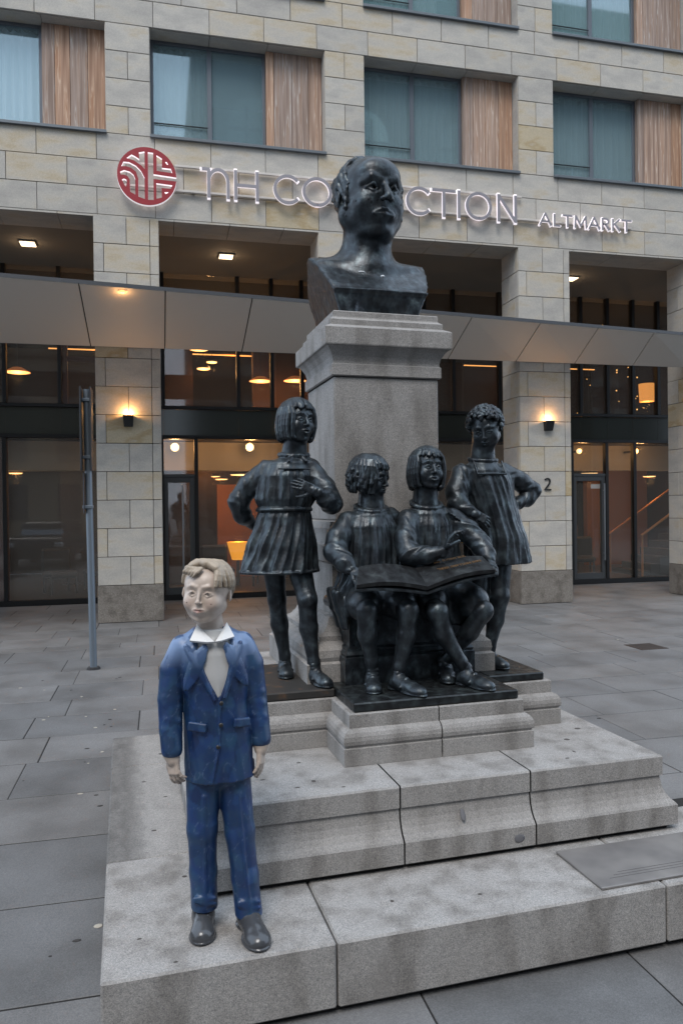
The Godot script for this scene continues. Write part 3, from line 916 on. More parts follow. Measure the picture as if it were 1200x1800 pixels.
func child_standing_right() -> Dictionary:
	var b := Clay.new()
	var F := frame(Vector3(1.965, 2.115, -1.285), -34, -19, 5)
	head(b, F, 0.226)
	limb(b, [[1.963, 2.04, -1.31, 0.06], [1.965, 1.925, -1.325, 0.07]])
	b.ball(Vector3(1.98, 1.7, -1.32), Vector3(0.1, 0.2, 0.08))
	limb(b, [[2.06, 1.46, -1.32, 0.0731], [2.03, 1.21, -1.265, 0.0482], [2.015, 1.08, -1.295, 0.0456], [1.987, 0.93, -1.305, 0.0286], [1.982, 0.88, -1.3, 0.0286]])
	limb(b, [[1.95, 1.46, -1.34, 0.0688], [1.925, 1.21, -1.3, 0.0482], [1.91, 1.08, -1.34, 0.0456], [1.885, 0.93, -1.37, 0.0286], [1.882, 0.88, -1.37, 0.0286]])
	limb(b, [[2.24, 1.735, -1.37, 0.035], [2.165, 1.7, -1.335, 0.027]])
	hand(b, Vector3(2.17, 1.7, -1.335), Vector3(-0.7, -0.3, 0.45), Vector3(-0.5, 0.1, -0.8), 0.125, 1.0, [45, 45, 50, 55])
	limb(b, [[1.795, 1.7, -1.22, 0.036], [1.84, 1.655, -1.165, 0.028]])
	hand(b, Vector3(1.838, 1.657, -1.165), Vector3(0.75, -0.5, 0.35), Vector3(0.2, -0.2, -0.95), 0.125, -1.0, [70, 75, 80, 85])
	var t := Clay.new()
	t.garment([[1.385, 0.185, 0.15, 2.05, -1.315, 0.0132], [1.5, 0.17, 0.138, 2.035, -1.315, 0.0147], [1.64, 0.15, 0.115, 2.005, -1.315, 0.0088], [1.71, 0.148, 0.112, 1.99, -1.315, 0.0073], [1.82, 0.155, 0.11, 1.975, -1.32, 0.0096], [1.885, 0.14, 0.098, 1.968, -1.322, 0.003], [1.945, 0.075, 0.066, 1.965, -1.325, 0.0]], 9.0, 1.3, 0.03, 4.0)
	t.cone(Vector3(2.12, 1.68, -1.34), Vector3(2.205, 1.49, -1.37), 0.045, 0.05, 0.06)
	t.ripple(0.006, Vector3(70, 25, 20))
	sleeve(t, [[2.095, 1.885, -1.335, 0.0533], [2.215, 1.835, -1.375, 0.0516], [2.31, 1.785, -1.4, 0.0464], [2.27, 1.74, -1.385, 0.043], [2.185, 1.708, -1.345, 0.0327]], 0.004)
	sleeve(t, [[1.825, 1.87, -1.29, 0.0568], [1.785, 1.78, -1.265, 0.0585], [1.775, 1.71, -1.235, 0.0516], [1.815, 1.675, -1.185, 0.0378]], 0.004)
	# square yoke
	for q in [[1.885, 2.05, 1.868, 1.868], [1.885, 1.885, 1.868, 1.94], [2.05, 2.05, 1.868, 1.94]]:
		t.cone(Vector3(q[0], q[2], -1.218 if q[2] == q[3] else -1.22), Vector3(q[1], q[3], -1.218 if q[2] == q[3] else -1.27), 0.006, 0.006, 0.005)
	ring(t, Transform3D(Basis(Vector3.RIGHT, 0.15), Vector3(1.965, 1.95, -1.325)), 0.076, 0.068, 0.011)
	var h := Clay.new()
	hair_curls(h, F, 0.226, 21, 150, 1.8, 0.05)
	var s1 := Clay.new(); shoe(s1, Vector3(1.975, 0.83, -1.335), Vector3(2.02, 0.83, -1.185), Vector3(1.982, 0.92, -1.3))
	var s2 := Clay.new(); shoe(s2, Vector3(1.885, 0.83, -1.4), Vector3(1.86, 0.83, -1.26), Vector3(1.882, 0.92, -1.37))
	return bronze_child("bronze_child_statue", "bronze curly-haired child standing at right of the pedestal, hand on hip", Vector3(1.98, 0.83, -1.3), b, [around(F.origin, 0.135), around(Vector3(1.89, 1.625, -1.14), 0.085)], h, t, [s1, s2])

# ------------------------------------------------ bust on top of the pedestal
func bust() -> Dictionary:
	var b := Clay.new()
	var F := frame(Vector3(1.462, 3.45, -1.69), 7, 2, 0)
	# chest and shoulders, sloping down to a sharp cut
	b.ball(Vector3(1.45, 2.93, -1.76), Vector3(0.5, 0.2, 0.36), Basis(), 0.03)
	for q in [-1.0, 1.0]:
		b.cone(Vector3(1.45 + q * 0.12, 3.07, -1.79), Vector3(1.45 + q * 0.5, 3.0, -1.78), 0.1, 0.12, 0.08)
		b.cone(Vector3(1.45 + q * 0.2, 2.95, -1.6), Vector3(1.45 + q * 0.5, 2.93, -1.62), 0.13, 0.16, 0.08)
	b.cut(Vector3(0, 0.74, 0.67), Vector3(0, 0.74, 0.67).normalized().dot(Vector3(0, 2.868, -1.452)), 0.09)
	for q in [-1.0, 1.0]:
		b.cone(Vector3(1.45 + q * 0.04, 3.035, -1.63), Vector3(1.45 + q * 0.27, 3.065, -1.7), 0.02, 0.024, 0.06)
	b.cone(Vector3(1.458, 3.3, -1.74), Vector3(1.452, 3.04, -1.76), 0.138, 0.145, 0.1)
	for q in [-1.0, 1.0]: b.cone(Vector3(1.46 + q * 0.11, 3.31, -1.71), Vector3(1.455 + q * 0.03, 3.05, -1.635), 0.026, 0.02, 0.05)
	b.ball(Vector3(1.462, 3.19, -1.635), Vector3(0.026, 0.04, 0.026), Basis(), 0.04)
	b.block(Vector3(1.45, 2.81, -1.76), Vector3(0.34, 0.075, 0.295), 0.006, Basis(), 0.01)
	b.cut(Vector3(-1, -0.29, -0.046), Vector3(-1, -0.29, -0.046).normalized().dot(Vector3(1.18, 2.863, -1.45)))
	b.cut(Vector3(1, -0.42, -0.03), Vector3(1, -0.42, -0.03).normalized().dot(Vector3(1.716, 2.863, -1.45)))
	b.cut(Vector3(0, -1, 0), -2.742)
	# hollowed front under the arched edge of the chest
	b.block(Vector3(1.45, 2.7, -1.2), Vector3(0.6, 0.158, 0.278), 0.004, Basis(), 0.003, 1)
	b.cone(Vector3(1.39, 2.77, -1.42), Vector3(1.51, 2.77, -1.42), 0.1, 0.1, 0.02, 1)
	head(b, F, 0.5, {"adult": true, "wide": 1.07})
	var h := Clay.new()
	var r := RandomNumberGenerator.new()
	r.seed = 4
	var s := 0.5
	h.ball(F * (Vector3(0, 0.13, -0.105) * s), Vector3(0.372, 0.366, 0.395) * s, F.basis, 0.01)
	h.ripple(0.003, Vector3(70, 50, 20), Vector3(10, 40, 30))
	for q in 44:
		var u := q / 43.0
		var phi := lerpf(1.25, TAU - 1.25, u)
		var pts := []
		for k in 8:
			var th := lerpf(0.25, 2.05, k / 7.0)
			var p := skull(phi + 0.16 * sin(th * 4.0 + q * 0.9), th, 0.008 + 0.016 * sin(th * 1.3) + r.randf_range(0, 0.01))
			if absf(p.x) > 0.2 and p.z > 0.1: p.z = 0.1
			pts.append(p)
		lock(h, F, s, pts, 0.026, 0.024, 0.014)
	# swept side tufts over the ears and the whiskers below
	for q in [-1.0, 1.0]:
		for i in 9:
			var y := 0.26 - i * 0.026
			var pts := []
			for k in 6:
				var w := k / 5.0
				pts.append(Vector3(q * (0.318 + 0.014 * sin(w * 3.0 + i) + 0.012 * w), y - 0.1 * w * w + 0.02 * sin(w * 6.0 + i), lerpf(-0.3, 0.14 - 0.02 * absf(i - 3), w)))
			lock(h, F, s, pts, 0.026, 0.018, 0.016)
		h.ball(F * (Vector3(q * 0.322, -0.1, 0.05) * s), Vector3(0.035, 0.17, 0.075) * s, F.basis * Basis(Vector3.UP, q * 0.5), 0.02)
		h.ripple(0.0045, Vector3(30, 130, 60), Vector3(90, 20, 60))
	b.cell = 0.012
	h.cell = 0.0075
	var fine := copy_clay(b, 0.0065, AABB(Vector3(1.2, 3.17, -2.0), Vector3(0.55, 0.6, 0.6)))
	b.holes.append(fine.clip.grow(-0.012))
	return {"grids": [b, fine], "hair": h, "jobs": [b, fine, h]}

# ------------------------------------------------ painted boy in a blue suit
func painted_boy() -> Dictionary:
	var F := frame(Vector3(0.36, 1.412, -0.212), -24, 2, -4)
	var sk := Clay.new()
	head(sk, F, 0.21, {"wide": 1.1, "calm": 0.75})
	limb(sk, [[0.368, 1.36, -0.24, 0.041], [0.377, 1.255, -0.245, 0.05]])
	limb(sk, [[0.232, 0.88, -0.2, 0.026], [0.238, 0.85, -0.195, 0.023]])
	limb(sk, [[0.542, 0.88, -0.205, 0.026], [0.541, 0.855, -0.2, 0.023]])
	limb(sk, [[0.376, 1.25, -0.245, 0.045], [0.28, 1.2, -0.235, 0.03], [0.228, 1.05, -0.23, 0.026], [0.232, 0.88, -0.2, 0.026]])
	limb(sk, [[0.376, 1.25, -0.245, 0.045], [0.48, 1.2, -0.235, 0.03], [0.537, 1.05, -0.235, 0.026], [0.542, 0.88, -0.205, 0.026]])
	hand(sk, Vector3(0.237, 0.862, -0.198), Vector3(0.08, -0.99, 0.12), Vector3(0.7, 0.12, -0.7), 0.118, -1.0, [48, 60, 68, 74], 8)
	hand(sk, Vector3(0.541, 0.866, -0.2), Vector3(-0.06, -0.99, 0.1), Vector3(-0.8, 0.05, -0.5), 0.116, 1.0, [22, 26, 30, 36], 12)
	sk.cell = 0.006
	var fine := []
	for f in [around(F.origin, 0.128), around(Vector3(0.245, 0.82, -0.185), 0.07), around(Vector3(0.538, 0.82, -0.185), 0.075)]:
		fine.append(copy_clay(sk, 0.003, f))
		sk.holes.append(f.grow(-0.006))
	# hair: combed from a parting at the right over the forehead
	var h := Clay.new()
	var r := RandomNumberGenerator.new()
	r.seed = 77
	var s := 0.21
	h.ball(F * (Vector3(0, 0.15, -0.1) * s), Vector3(0.4, 0.375, 0.41) * s, F.basis, 0.01 * s)
	for q in 30:
		var u := q / 29.0
		var st := Vector3(0.2, 0.42 + 0.02 * sin(q), lerpf(0.22, -0.32, u))
		var pts := [st]
		for k in range(1, 7):
			var w := k / 6.0
			var p := skull(lerpf(0.55, -1.5 - u * 0.7, w), lerpf(0.75, 1.3 + 0.25 * u, w * w) - 0.5 * sin(w * PI) * (1.0 - 0.3 * w), 0.075 - 0.03 * w + r.randf_range(0, 0.01))
			if w > 0.75 and u < 0.4: p += Vector3(-0.02, 0.03, 0.0)
			pts.append(p)
		lock(h, F, s, pts, 0.062, 0.036, 0.006)
	for q in 26:
		var phi := lerpf(0.75, TAU - 1.35, q / 25.0)
		var pts := []
		for k in 6:
			var te := 1.5 if cos(phi) > -0.35 else 2.0
			var th := lerpf(0.5, te, k / 5.0)
			var p := skull(phi + 0.1 * sin(th * 3.0 + q), th, 0.062 + r.randf_range(-0.003, 0.006))
			pts.append(p)
		lock(h, F, s, pts, 0.062, 0.036, 0.006)
	for q in 5:
		lock(h, F, s, [Vector3(-0.02 - q * 0.05, 0.4, 0.3), Vector3(-0.06 - q * 0.06, 0.34, 0.37 - 0.02 * q), Vector3(-0.13 - q * 0.05, 0.26 + 0.01 * q, 0.37 - 0.035 * q)], 0.035, 0.016, 0.01)
	h.cell = 0.0036
	# jacket
	var j := Clay.new()
	var zc := -0.235
	j.garment([[0.765, 0.122, 0.097, 0.402, zc, 0.003], [0.9, 0.119, 0.095, 0.398, zc, 0.002], [1.03, 0.112, 0.087, 0.39, zc, 0.001], [1.15, 0.13, 0.094, 0.383, zc, 0.0], [1.228, 0.134, 0.085, 0.38, zc - 0.003, 0.0], [1.262, 0.098, 0.068, 0.379, zc - 0.005, 0.0], [1.29, 0.062, 0.056, 0.378, zc - 0.005, 0.0]], 7.0, 0.4, 0.03)
	sleeve(j, [[0.28, 1.222, zc, 0.046], [0.247, 1.15, zc, 0.047], [0.234, 1.05, zc + 0.005, 0.043], [0.233, 0.95, zc + 0.02, 0.039], [0.235, 0.884, zc + 0.036, 0.036]], 0.0, 0.005)
	sleeve(j, [[0.48, 1.222, zc, 0.046], [0.511, 1.15, zc - 0.002, 0.047], [0.524, 1.05, zc, 0.043], [0.535, 0.95, zc + 0.015, 0.039], [0.541, 0.89, zc + 0.03, 0.036]], 0.0, 0.005)
	j.block(Vector3(0.217, 0.835, zc + 0.03), Vector3(0.058, 0.028, 0.06), 0.003, Basis(), 0.002, 1)
	j.block(Vector3(0.573, 0.842, zc + 0.03), Vector3(0.062, 0.028, 0.06), 0.003, Basis(), 0.002, 1)
	for q in [[0.238, 1.06, zc + 0.045], [0.237, 1.03, zc + 0.047], [0.24, 0.985, zc + 0.055], [0.528, 1.06, zc + 0.04], [0.532, 1.02, zc + 0.045], [0.535, 0.975, zc + 0.05]]:
		j.cone(Vector3(q[0] - 0.02, q[1] + 0.006, q[2] - 0.011), Vector3(q[0] + 0.02, q[1] - 0.005, q[2] - 0.011), 0.004, 0.005, 0.014)
	# opening over the shirt, lapels, front edge, pockets
	j.cone(Vector3(0.376, 1.29, -0.125), Vector3(0.393, 1.045, -0.135), 0.1, 0.008, 0.003, 1)
	for q in [[0.283, 1.238, 0.374, 1.055, -0.44], [0.47, 1.238, 0.408, 1.06, 0.44]]:
		var a := Vector3(q[0], q[1], -0.17)
		var e := Vector3(q[2], q[3], -0.137)
		j.cone(a, e, 0.009, 0.006, 0.008)
		j.ball(a.lerp(e, 0.4) + Vector3(signf(q[4]) * 0.006, 0.0, -0.002), Vector3(0.026, 0.088, 0.007), Basis(Vector3.BACK, q[4]) * Basis(Vector3.UP, signf(q[4]) * 0.35), 0.003)
	j.cone(Vector3(0.392, 1.065, -0.138), Vector3(0.386, 0.9, -0.135), 0.005, 0.005, 0.006)
	j.cone(Vector3(0.386, 0.9, -0.135), Vector3(0.362, 0.775, -0.135), 0.005, 0.004, 0.006)
	j.cone(Vector3(0.402, 0.74, -0.12), Vector3(0.391, 0.885, -0.125), 0.036, 0.002, 0.004, 1)
	for q in [[0.317, 0.965, -0.4], [0.467, 0.968, 0.5]]:
		j.block(Vector3(q[0], q[1], -0.152), Vector3(0.033, 0.016, 0.007), 0.004, Basis(Vector3.UP, q[2]) * Basis(Vector3.BACK, -0.12), 0.003)
	j.cell = 0.005
	var sh := Clay.new()
	sh.garment([[1.0, 0.105, 0.082, 0.388, zc, 0.0], [1.12, 0.115, 0.086, 0.383, zc, 0.0], [1.2, 0.105, 0.08, 0.38, zc, 0.0], [1.245, 0.075, 0.068, 0.38, zc, 0.0], [1.285, 0.06, 0.058, 0.378, zc, 0.0]], 3.0, 0.0)
	sh.cone(Vector3(0.374, 1.25, -0.168), Vector3(0.39, 1.06, -0.152), 0.006, 0.006, 0.008)
	sh.cell = 0.006
	# trousers
	var t := Clay.new()
	t.ball(Vector3(0.396, 0.83, zc), Vector3(0.118, 0.1, 0.088), Basis(), 0.03)
	limb(t, [[0.344, 0.79, zc, 0.062], [0.336, 0.59, zc + 0.008, 0.051], [0.338, 0.44, zc + 0.004, 0.046], [0.34, 0.315, zc + 0.01, 0.046]], 0.016)
	limb(t, [[0.444, 0.79, zc, 0.062], [0.464, 0.57, zc + 0.02, 0.051], [0.477, 0.42, zc + 0.04, 0.046], [0.487, 0.29, zc + 0.06, 0.047]], 0.016)
	for q in [[0.338, zc + 0.063, 0.339, zc + 0.052, 0.336], [0.452, zc + 0.064, 0.484, zc + 0.102, 0.312]]:
		t.cone(Vector3(q[0], 0.72, q[1]), Vector3(q[2], q[4], q[3]), 0.004, 0.005, 0.012)
	for q in [[0.338, 0.36, zc + 0.03], [0.483, 0.345, zc + 0.07]]:
		for i in 2: t.cone(Vector3(q[0] - 0.035, q[1] + 0.012 * i, q[2] + 0.022), Vector3(q[0] + 0.035, q[1] - 0.016 + 0.02 * i, q[2] + 0.022), 0.006, 0.006, 0.012)
	t.block(Vector3(0.34, 0.255, zc), Vector3(0.08, 0.06, 0.09), 0.004, Basis(), 0.003, 1)
	t.block(Vector3(0.487, 0.23, zc + 0.06), Vector3(0.09, 0.062, 0.1), 0.004, Basis(), 0.003, 1)
	t.cell = 0.0055
	var s1 := Clay.new(); shoe(s1, Vector3(0.34, 0.247, zc - 0.025), Vector3(0.32, 0.247, zc + 0.115), Vector3(0.34, 0.33, zc), 0.04, false)
	var s2 := Clay.new(); shoe(s2, Vector3(0.483, 0.247, zc + 0.03), Vector3(0.503, 0.247, zc + 0.205), Vector3(0.486, 0.32, zc + 0.055), 0.042, false)
	for q in [[s1, Vector3(0.332, 0.308, zc + 0.045), 0.02], [s2, Vector3(0.491, 0.308, zc + 0.12), 0.024]]:
		var cl: Clay = q[0]
		cl.cell = 0.003
		for i in 3:
			var c: Vector3 = q[1] + Vector3(0, -0.008 * i, 0.014 * i)
			cl.cone(c + Vector3(-0.016, -0.004, 0), c + Vector3(0.016, 0.0, 0.004), 0.0035, 0.0035, 0.003)
	var jobs := [sk, h, j, sh, t, s1, s2]
	jobs.append_array(fine)
	var grids := [sk]
	grids.append_array(fine)
	return {"F": F, "grids": grids, "hair": h, "jacket": j, "shirt": sh, "trousers": t, "shoes": [s1, s2], "jobs": jobs}

func place_boy(d: Dictionary) -> void:
	var base := Vector3(0.4, 0.247, -0.2)
	var o := thing("painted_boy_statue", "painted statue of a fair-haired boy in a blue suit standing on the lowest granite step", "statue", M * at(base.x, base.y, base.z))
	var F: Transform3D = d.F.affine_inverse()
	var fn := FastNoiseLite.new()
	fn.noise_type = FastNoiseLite.TYPE_CELLULAR
	fn.cellular_return_type = FastNoiseLite.RETURN_CELL_VALUE
	fn.cellular_distance_function = FastNoiseLite.DISTANCE_EUCLIDEAN
	fn.frequency = 26.0
	fn.domain_warp_enabled = false
	fn.fractal_type = FastNoiseLite.FRACTAL_NONE
	fn.seed = 8
	var soft := FastNoiseLite.new()
	soft.noise_type = FastNoiseLite.TYPE_SIMPLEX
	soft.frequency = 9.0
	soft.fractal_octaves = 4
	soft.seed = 3
	var lines := FastNoiseLite.new()
	lines.noise_type = FastNoiseLite.TYPE_SIMPLEX_SMOOTH
	lines.frequency = 11.0
	lines.fractal_octaves = 1
	lines.seed = 14
	var skin_paint := func(p: Vector3, _n: Vector3) -> Color:
		var q := F * p / 0.21
		var c := Color(0.47, 0.39, 0.335)
		c = c.lerp(Color(0.38, 0.315, 0.27), clampf(soft.get_noise_3dv(p * 4.0) * 0.6 + 0.25, 0, 1))
		if q.length() < 0.75:
			var lx := absf(q.x)
			var lip := Vector2((q.x) / 0.105, (q.y + 0.27) / 0.042).length()
			if lip < 1.0 and q.z > 0.3: c = c.lerp(Color(0.30, 0.13, 0.11), 0.8 * (1.0 - lip * lip))
			var cheek := Vector2(lx - 0.18, q.y + 0.16).length()
			if q.z > 0.1: c = c.lerp(Color(0.42, 0.27, 0.22), 0.4 * clampf(1.0 - cheek / 0.13, 0, 1))
			var eye := Vector2((lx - 0.142) / 0.03, (q.y + 0.008) / 0.024).length()
			if eye < 1.0 and q.z > 0.25: c = c.lerp(Color(0.07, 0.065, 0.06), 0.85 * (1.0 - eye * eye * eye))
			var lash := Vector2((lx - 0.142) / 0.07, (q.y - 0.018) / 0.011).length()
			if lash < 1.0 and q.z > 0.25: c = c.lerp(Color(0.12, 0.09, 0.075), 0.75 * (1.0 - lash * lash))
			var brow := Vector2((lx - 0.14) / 0.09, (q.y - 0.112) / 0.014).length()
			if brow < 1.0 and q.z > 0.2: c = c.lerp(Color(0.22, 0.165, 0.13), 0.45 * (1.0 - brow * brow))
		return c
	var hair_paint := func(p: Vector3, n: Vector3) -> Color:
		var q := F * p / 0.21
		var w := soft.get_noise_3d(q.x * 3.5, q.y * 9.0, q.z * 3.5) * 0.7 + 0.42
		return Color(0.34, 0.28, 0.215).lerp(Color(0.10, 0.076, 0.056), clampf(w - q.y * 0.9, 0, 1))
	var suit_paint := func(p: Vector3, _n: Vector3) -> Color:
		var c := Color(0.0145, 0.044, 0.138)
		var w := soft.get_noise_3dv(p * 1.2)
		c = c.lerp(Color(0.022, 0.062, 0.13), clampf(w * 1.6 + 0.45, 0, 1))
		var f := fn.get_noise_3d(p.x, p.y * 0.8, p.z) * 0.5 + 0.5
		c = c.lerp(Color(0.006, 0.018, 0.062), 0.75 * f)
		# pale painted facets spread over the shoulders
		var up := clampf((p.y - 1.16) / 0.07, 0, 1)
		c = c.lerp(Color(0.14, 0.215, 0.37), up * (1.0 if f > 0.5 else (0.5 if f > 0.25 else 0.15)))
		# thin pale brush lines
		var l := absf(lines.get_noise_3d(p.x * 1.6, p.y * 0.8, p.z * 1.6))
		if l < 0.03: c = c.lerp(Color(0.10, 0.15, 0.24), 0.5 * (1.0 - l / 0.03))
		return c
	var suit := plain(Color.WHITE, 0.42)
	suit.vertex_color_use_as_albedo = true
	var skin := plain(Color.WHITE, 0.4)
	skin.vertex_color_use_as_albedo = true
	var hm := plain(Color.WHITE, 0.45)
	hm.vertex_color_use_as_albedo = true
	var white := plain(Color(0.82, 0.82, 0.82), 0.5)
	obj("body", clay_mesh(d.grids, skin_paint, base), skin, o)
	obj("hair", clay_mesh([d.hair], hair_paint, base), hm, o)
	obj("jacket", clay_mesh([d.jacket], suit_paint, base), suit, o)
	obj("shirt", clay_mesh([d.shirt], null, base), plain(Color(0.68, 0.68, 0.68), 0.55), o)
	obj("trousers", clay_mesh([d.trousers], suit_paint, base), suit, o)
	var shoe_m := plain(c8(70, 72, 76), 0.22, 0.25)
	for s in d.shoes: obj("shoe", clay_mesh([s], null, base), shoe_m, o)
	# collar wings, buttons
	for w in [[[0.327, 1.298, -0.215], [0.298, 1.252, -0.17], [0.352, 1.248, -0.142], [0.378, 1.247, -0.148], [0.352, 1.272, -0.175]], [[0.427, 1.3, -0.222], [0.447, 1.256, -0.178], [0.398, 1.25, -0.143], [0.378, 1.247, -0.148], [0.4, 1.272, -0.178]]]:
		var g := Geo.new()
		var pts := []
		for q in w: pts.append(Vector3(q[0], q[1], q[2]) - base)
		var nn: Vector3 = (pts[1] - pts[0]).cross(pts[2] - pts[0]).normalized()
		if nn.z < 0: nn = -nn
		for i in range(1, 4):
			g.flat(pts[0] + nn * 0.006, pts[i] + nn * 0.006, pts[i + 1] + nn * 0.006, nn)
			g.flat(pts[0] - nn * 0.003, pts[i] - nn * 0.003, pts[i + 1] - nn * 0.003, -nn)
		for i in 5:
			var a: Vector3 = pts[i]; var b: Vector3 = pts[(i + 1) % 5]
			g.quad(a - nn * 0.003, b - nn * 0.003, b + nn * 0.006, a + nn * 0.006, (b - a).cross(nn))
		obj("collar", g.mesh(), white, o)
	for q in [[0.396, 1.043, -0.136], [0.394, 0.97, -0.133], [0.384, 0.897, -0.133]]:
		var g := Geo.new()
		g.blob(Vector3(q[0], q[1], q[2]) - base, Vector3(0.008, 0.008, 0.005), 6, 12)
		obj("button", g.mesh(), plain(c8(38, 36, 36), 0.35), o)


# ---------------------------------------------------------------- the monument
func slice(g: Geo, lo: float, hi: float) -> Geo:
	var o := Geo.new()
	for i in range(0, g.v.size(), 3):
		var poly := [[g.v[i], g.uv[i]], [g.v[i + 1], g.uv[i + 1]], [g.v[i + 2], g.uv[i + 2]]]
		for side in 2:
			var out := []
			for k in poly.size():
				var a: Array = poly[k]
				var b: Array = poly[(k + 1) % poly.size()]
				var da: float = a[0].x - lo if side == 0 else hi - a[0].x
				var db: float = b[0].x - lo if side == 0 else hi - b[0].x
				if da >= 0: out.append(a)
				if (da >= 0) != (db >= 0):
					var u := da / (da - db)
					out.append([(a[0] as Vector3).lerp(b[0], u), (a[1] as Vector2).lerp(b[1], u)])
			poly = out
		for k in range(1, poly.size() - 1):
			for q in [poly[0], poly[k], poly[k + 1]]:
				o.v.append(q[0])
				o.n.append(g.n[i])
				o.uv.append(q[1])
	return o

func spots(parent: Node3D, list: Array, y: float, m: Material, called := "grime_spot") -> void:
	for q in list:
		var g := Geo.new()
		g.blob(Vector3(q[0], y, q[1]), Vector3(q[2] * 0.75, 0.0015, q[3] * 0.7), 4, 9)
		obj(called, g.mesh(), m, parent)

func build_monument() -> void:
	var G: Material = mats.granite
	var D: Material = mats.joint
	var t := thing("granite_pedestal", "grey granite monument pedestal on two steps with a square shaft and moulded cap", "pedestal", M)
	# lowest step: an L of blocks with an open joint under them
	var blocks := [[0.0, -0.83, 0.752, 0.0], [0.758, -0.62, 2.056, 0.0], [2.062, -0.62, 3.05, 0.0], [0.0, -2.022, 0.62, -0.834], [0.0, -2.617, 0.62, -2.026]]
	for i in blocks.size():
		var q: Array = blocks[i]
		var mm: Material = G
		if i == 3 or i == 4: mm = mats.granite_stained
		obj("step_block", boxm(Vector3(q[0], 0.024, q[1]), Vector3(q[2], 0.245, q[3]), 0.007), mm, t)
	obj("step_bed", boxm(Vector3(0.03, -0.02, -0.8), Vector3(3.0, 0.2, -0.03)), D, t)
	obj("step_bed", boxm(Vector3(0.03, -0.02, -2.58), Vector3(0.6, 0.2, -0.81)), D, t)
	# second step with its hollow moulding
	var g := Geo.new()
	var prof := PackedVector2Array([Vector2(0, 0.268), Vector2(0, 0.352), Vector2(-0.006, 0.361), Vector2(-0.022, 0.376), Vector2(-0.037, 0.398), Vector2(-0.047, 0.425), Vector2(-0.054, 0.472), Vector2(-0.044, 0.477), Vector2(-0.044, 0.558), Vector2(-0.05, 0.565)])
	g.moulding(rect(0.345, -3.36, 2.45, -0.41), prof)
	for q in [[0.2, 1.146], [1.153, 1.737], [1.744, 3.0]]:
		var s := slice(g, q[0], q[1])
		obj("step_block", s.mesh(), G, t)
	obj("step_footing", boxm(Vector3(2.36, 0.0, -3.35), Vector3(2.449, 0.267, -0.63)), G, t)
	obj("step_bed", boxm(Vector3(0.42, 0.0, -3.3), Vector3(2.385, 0.55, -0.492)), D, t)
	obj("step_bed", boxm(Vector3(0.38, 0.0, -3.3), Vector3(2.41, 0.3, -0.435)), D, t)
	# cross shaped plinth
	g = Geo.new()
	var cross := PackedVector2Array([Vector2(0.997, -2.685), Vector2(1.921, -2.685), Vector2(1.921, -2.38), Vector2(2.254, -2.38), Vector2(2.254, -1.04), Vector2(1.921, -1.04), Vector2(1.921, -0.735), Vector2(0.997, -0.735), Vector2(0.997, -1.04), Vector2(0.664, -1.04), Vector2(0.664, -2.38), Vector2(0.997, -2.38)])
	prof = PackedVector2Array([Vector2(0, 0.566), Vector2(0, 0.641), Vector2(-0.007, 0.645), Vector2(-0.007, 0.65), Vector2(0.001, 0.658), Vector2(0.003, 0.674), Vector2(0.0, 0.692), Vector2(-0.008, 0.708), Vector2(-0.02, 0.718), Vector2(-0.034, 0.722), Vector2(-0.034, 0.781), Vector2(-0.04, 0.787)])
	g.moulding(cross, prof)
	for q in [[0.0, 1.4545], [1.4595, 3.0]]: obj("plinth_block", slice(g, q[0], q[1]).mesh(), G, t)
	obj("plinth_core", boxm(Vector3(1.1, 0.57, -2.5), Vector3(1.8, 0.77, -0.79)), D, t)
	# base of the shaft, shaft and cap
	var c := rect(1.16, -2.01, 1.75, -1.42)
	g = Geo.new()
	g.moulding(c, PackedVector2Array([Vector2(0.215, 0.788), Vector2(0.215, 0.92), Vector2(0.2, 0.93), Vector2(0.205, 0.95), Vector2(0.2, 0.985), Vector2(0.17, 1.01), Vector2(0.13, 1.02), Vector2(0.13, 1.045), Vector2(0.1, 1.06), Vector2(0.075, 1.09), Vector2(0.06, 1.13), Vector2(0.03, 1.135)]))
	obj("shaft_base", g.mesh(), G, t)
	g = Geo.new()
	g.moulding(c, PackedVector2Array([Vector2(0.03, 1.136), Vector2(0.03, 1.40), Vector2(0.07, 1.42), Vector2(0.075, 1.5), Vector2(0.045, 1.51), Vector2(0.045, 1.56), Vector2(0.05, 1.59), Vector2(0.04, 1.625), Vector2(0.0, 1.63)]))
	obj("shaft_die", g.mesh(), G, t)
	obj("shaft", boxm(Vector3(1.16, 1.632, -2.01), Vector3(1.75, 2.392, -1.42), 0.006), G, t)
	g = Geo.new()
	g.moulding(c, PackedVector2Array([Vector2(0.004, 2.394), Vector2(0.014, 2.4), Vector2(0.014, 2.455), Vector2(0.006, 2.462), Vector2(0.006, 2.475), Vector2(0.012, 2.5), Vector2(0.03, 2.53), Vector2(0.046, 2.547), Vector2(0.058, 2.55), Vector2(0.06, 2.556), Vector2(0.06, 2.64), Vector2(0.054, 2.646), Vector2(0.022, 2.662), Vector2(0.022, 2.69), Vector2(0.018, 2.694), Vector2(0.004, 2.704), Vector2(0.002, 2.71), Vector2(0.002, 2.736), Vector2(-0.004, 2.741)]))
	obj("capital", g.mesh(), G, t)
	var dark: Material = plain(c8(70, 66, 64), 0.9)
	spots(t, [[0.12, -0.22, 0.012, 0.007], [0.3, -0.62, 0.014, 0.012], [0.2, -1.1, 0.016, 0.012], [0.27, -1.5, 0.014, 0.01], [0.17, -1.75, 0.016, 0.012], [0.36, -0.9, 0.012, 0.008], [0.23, -0.05, 0.01, 0.008], [1.02, -0.2, 0.01, 0.013], [0.28, -2.2, 0.02, 0.02], [1.35, -0.15, 0.012, 0.01]], 0.245, dark)
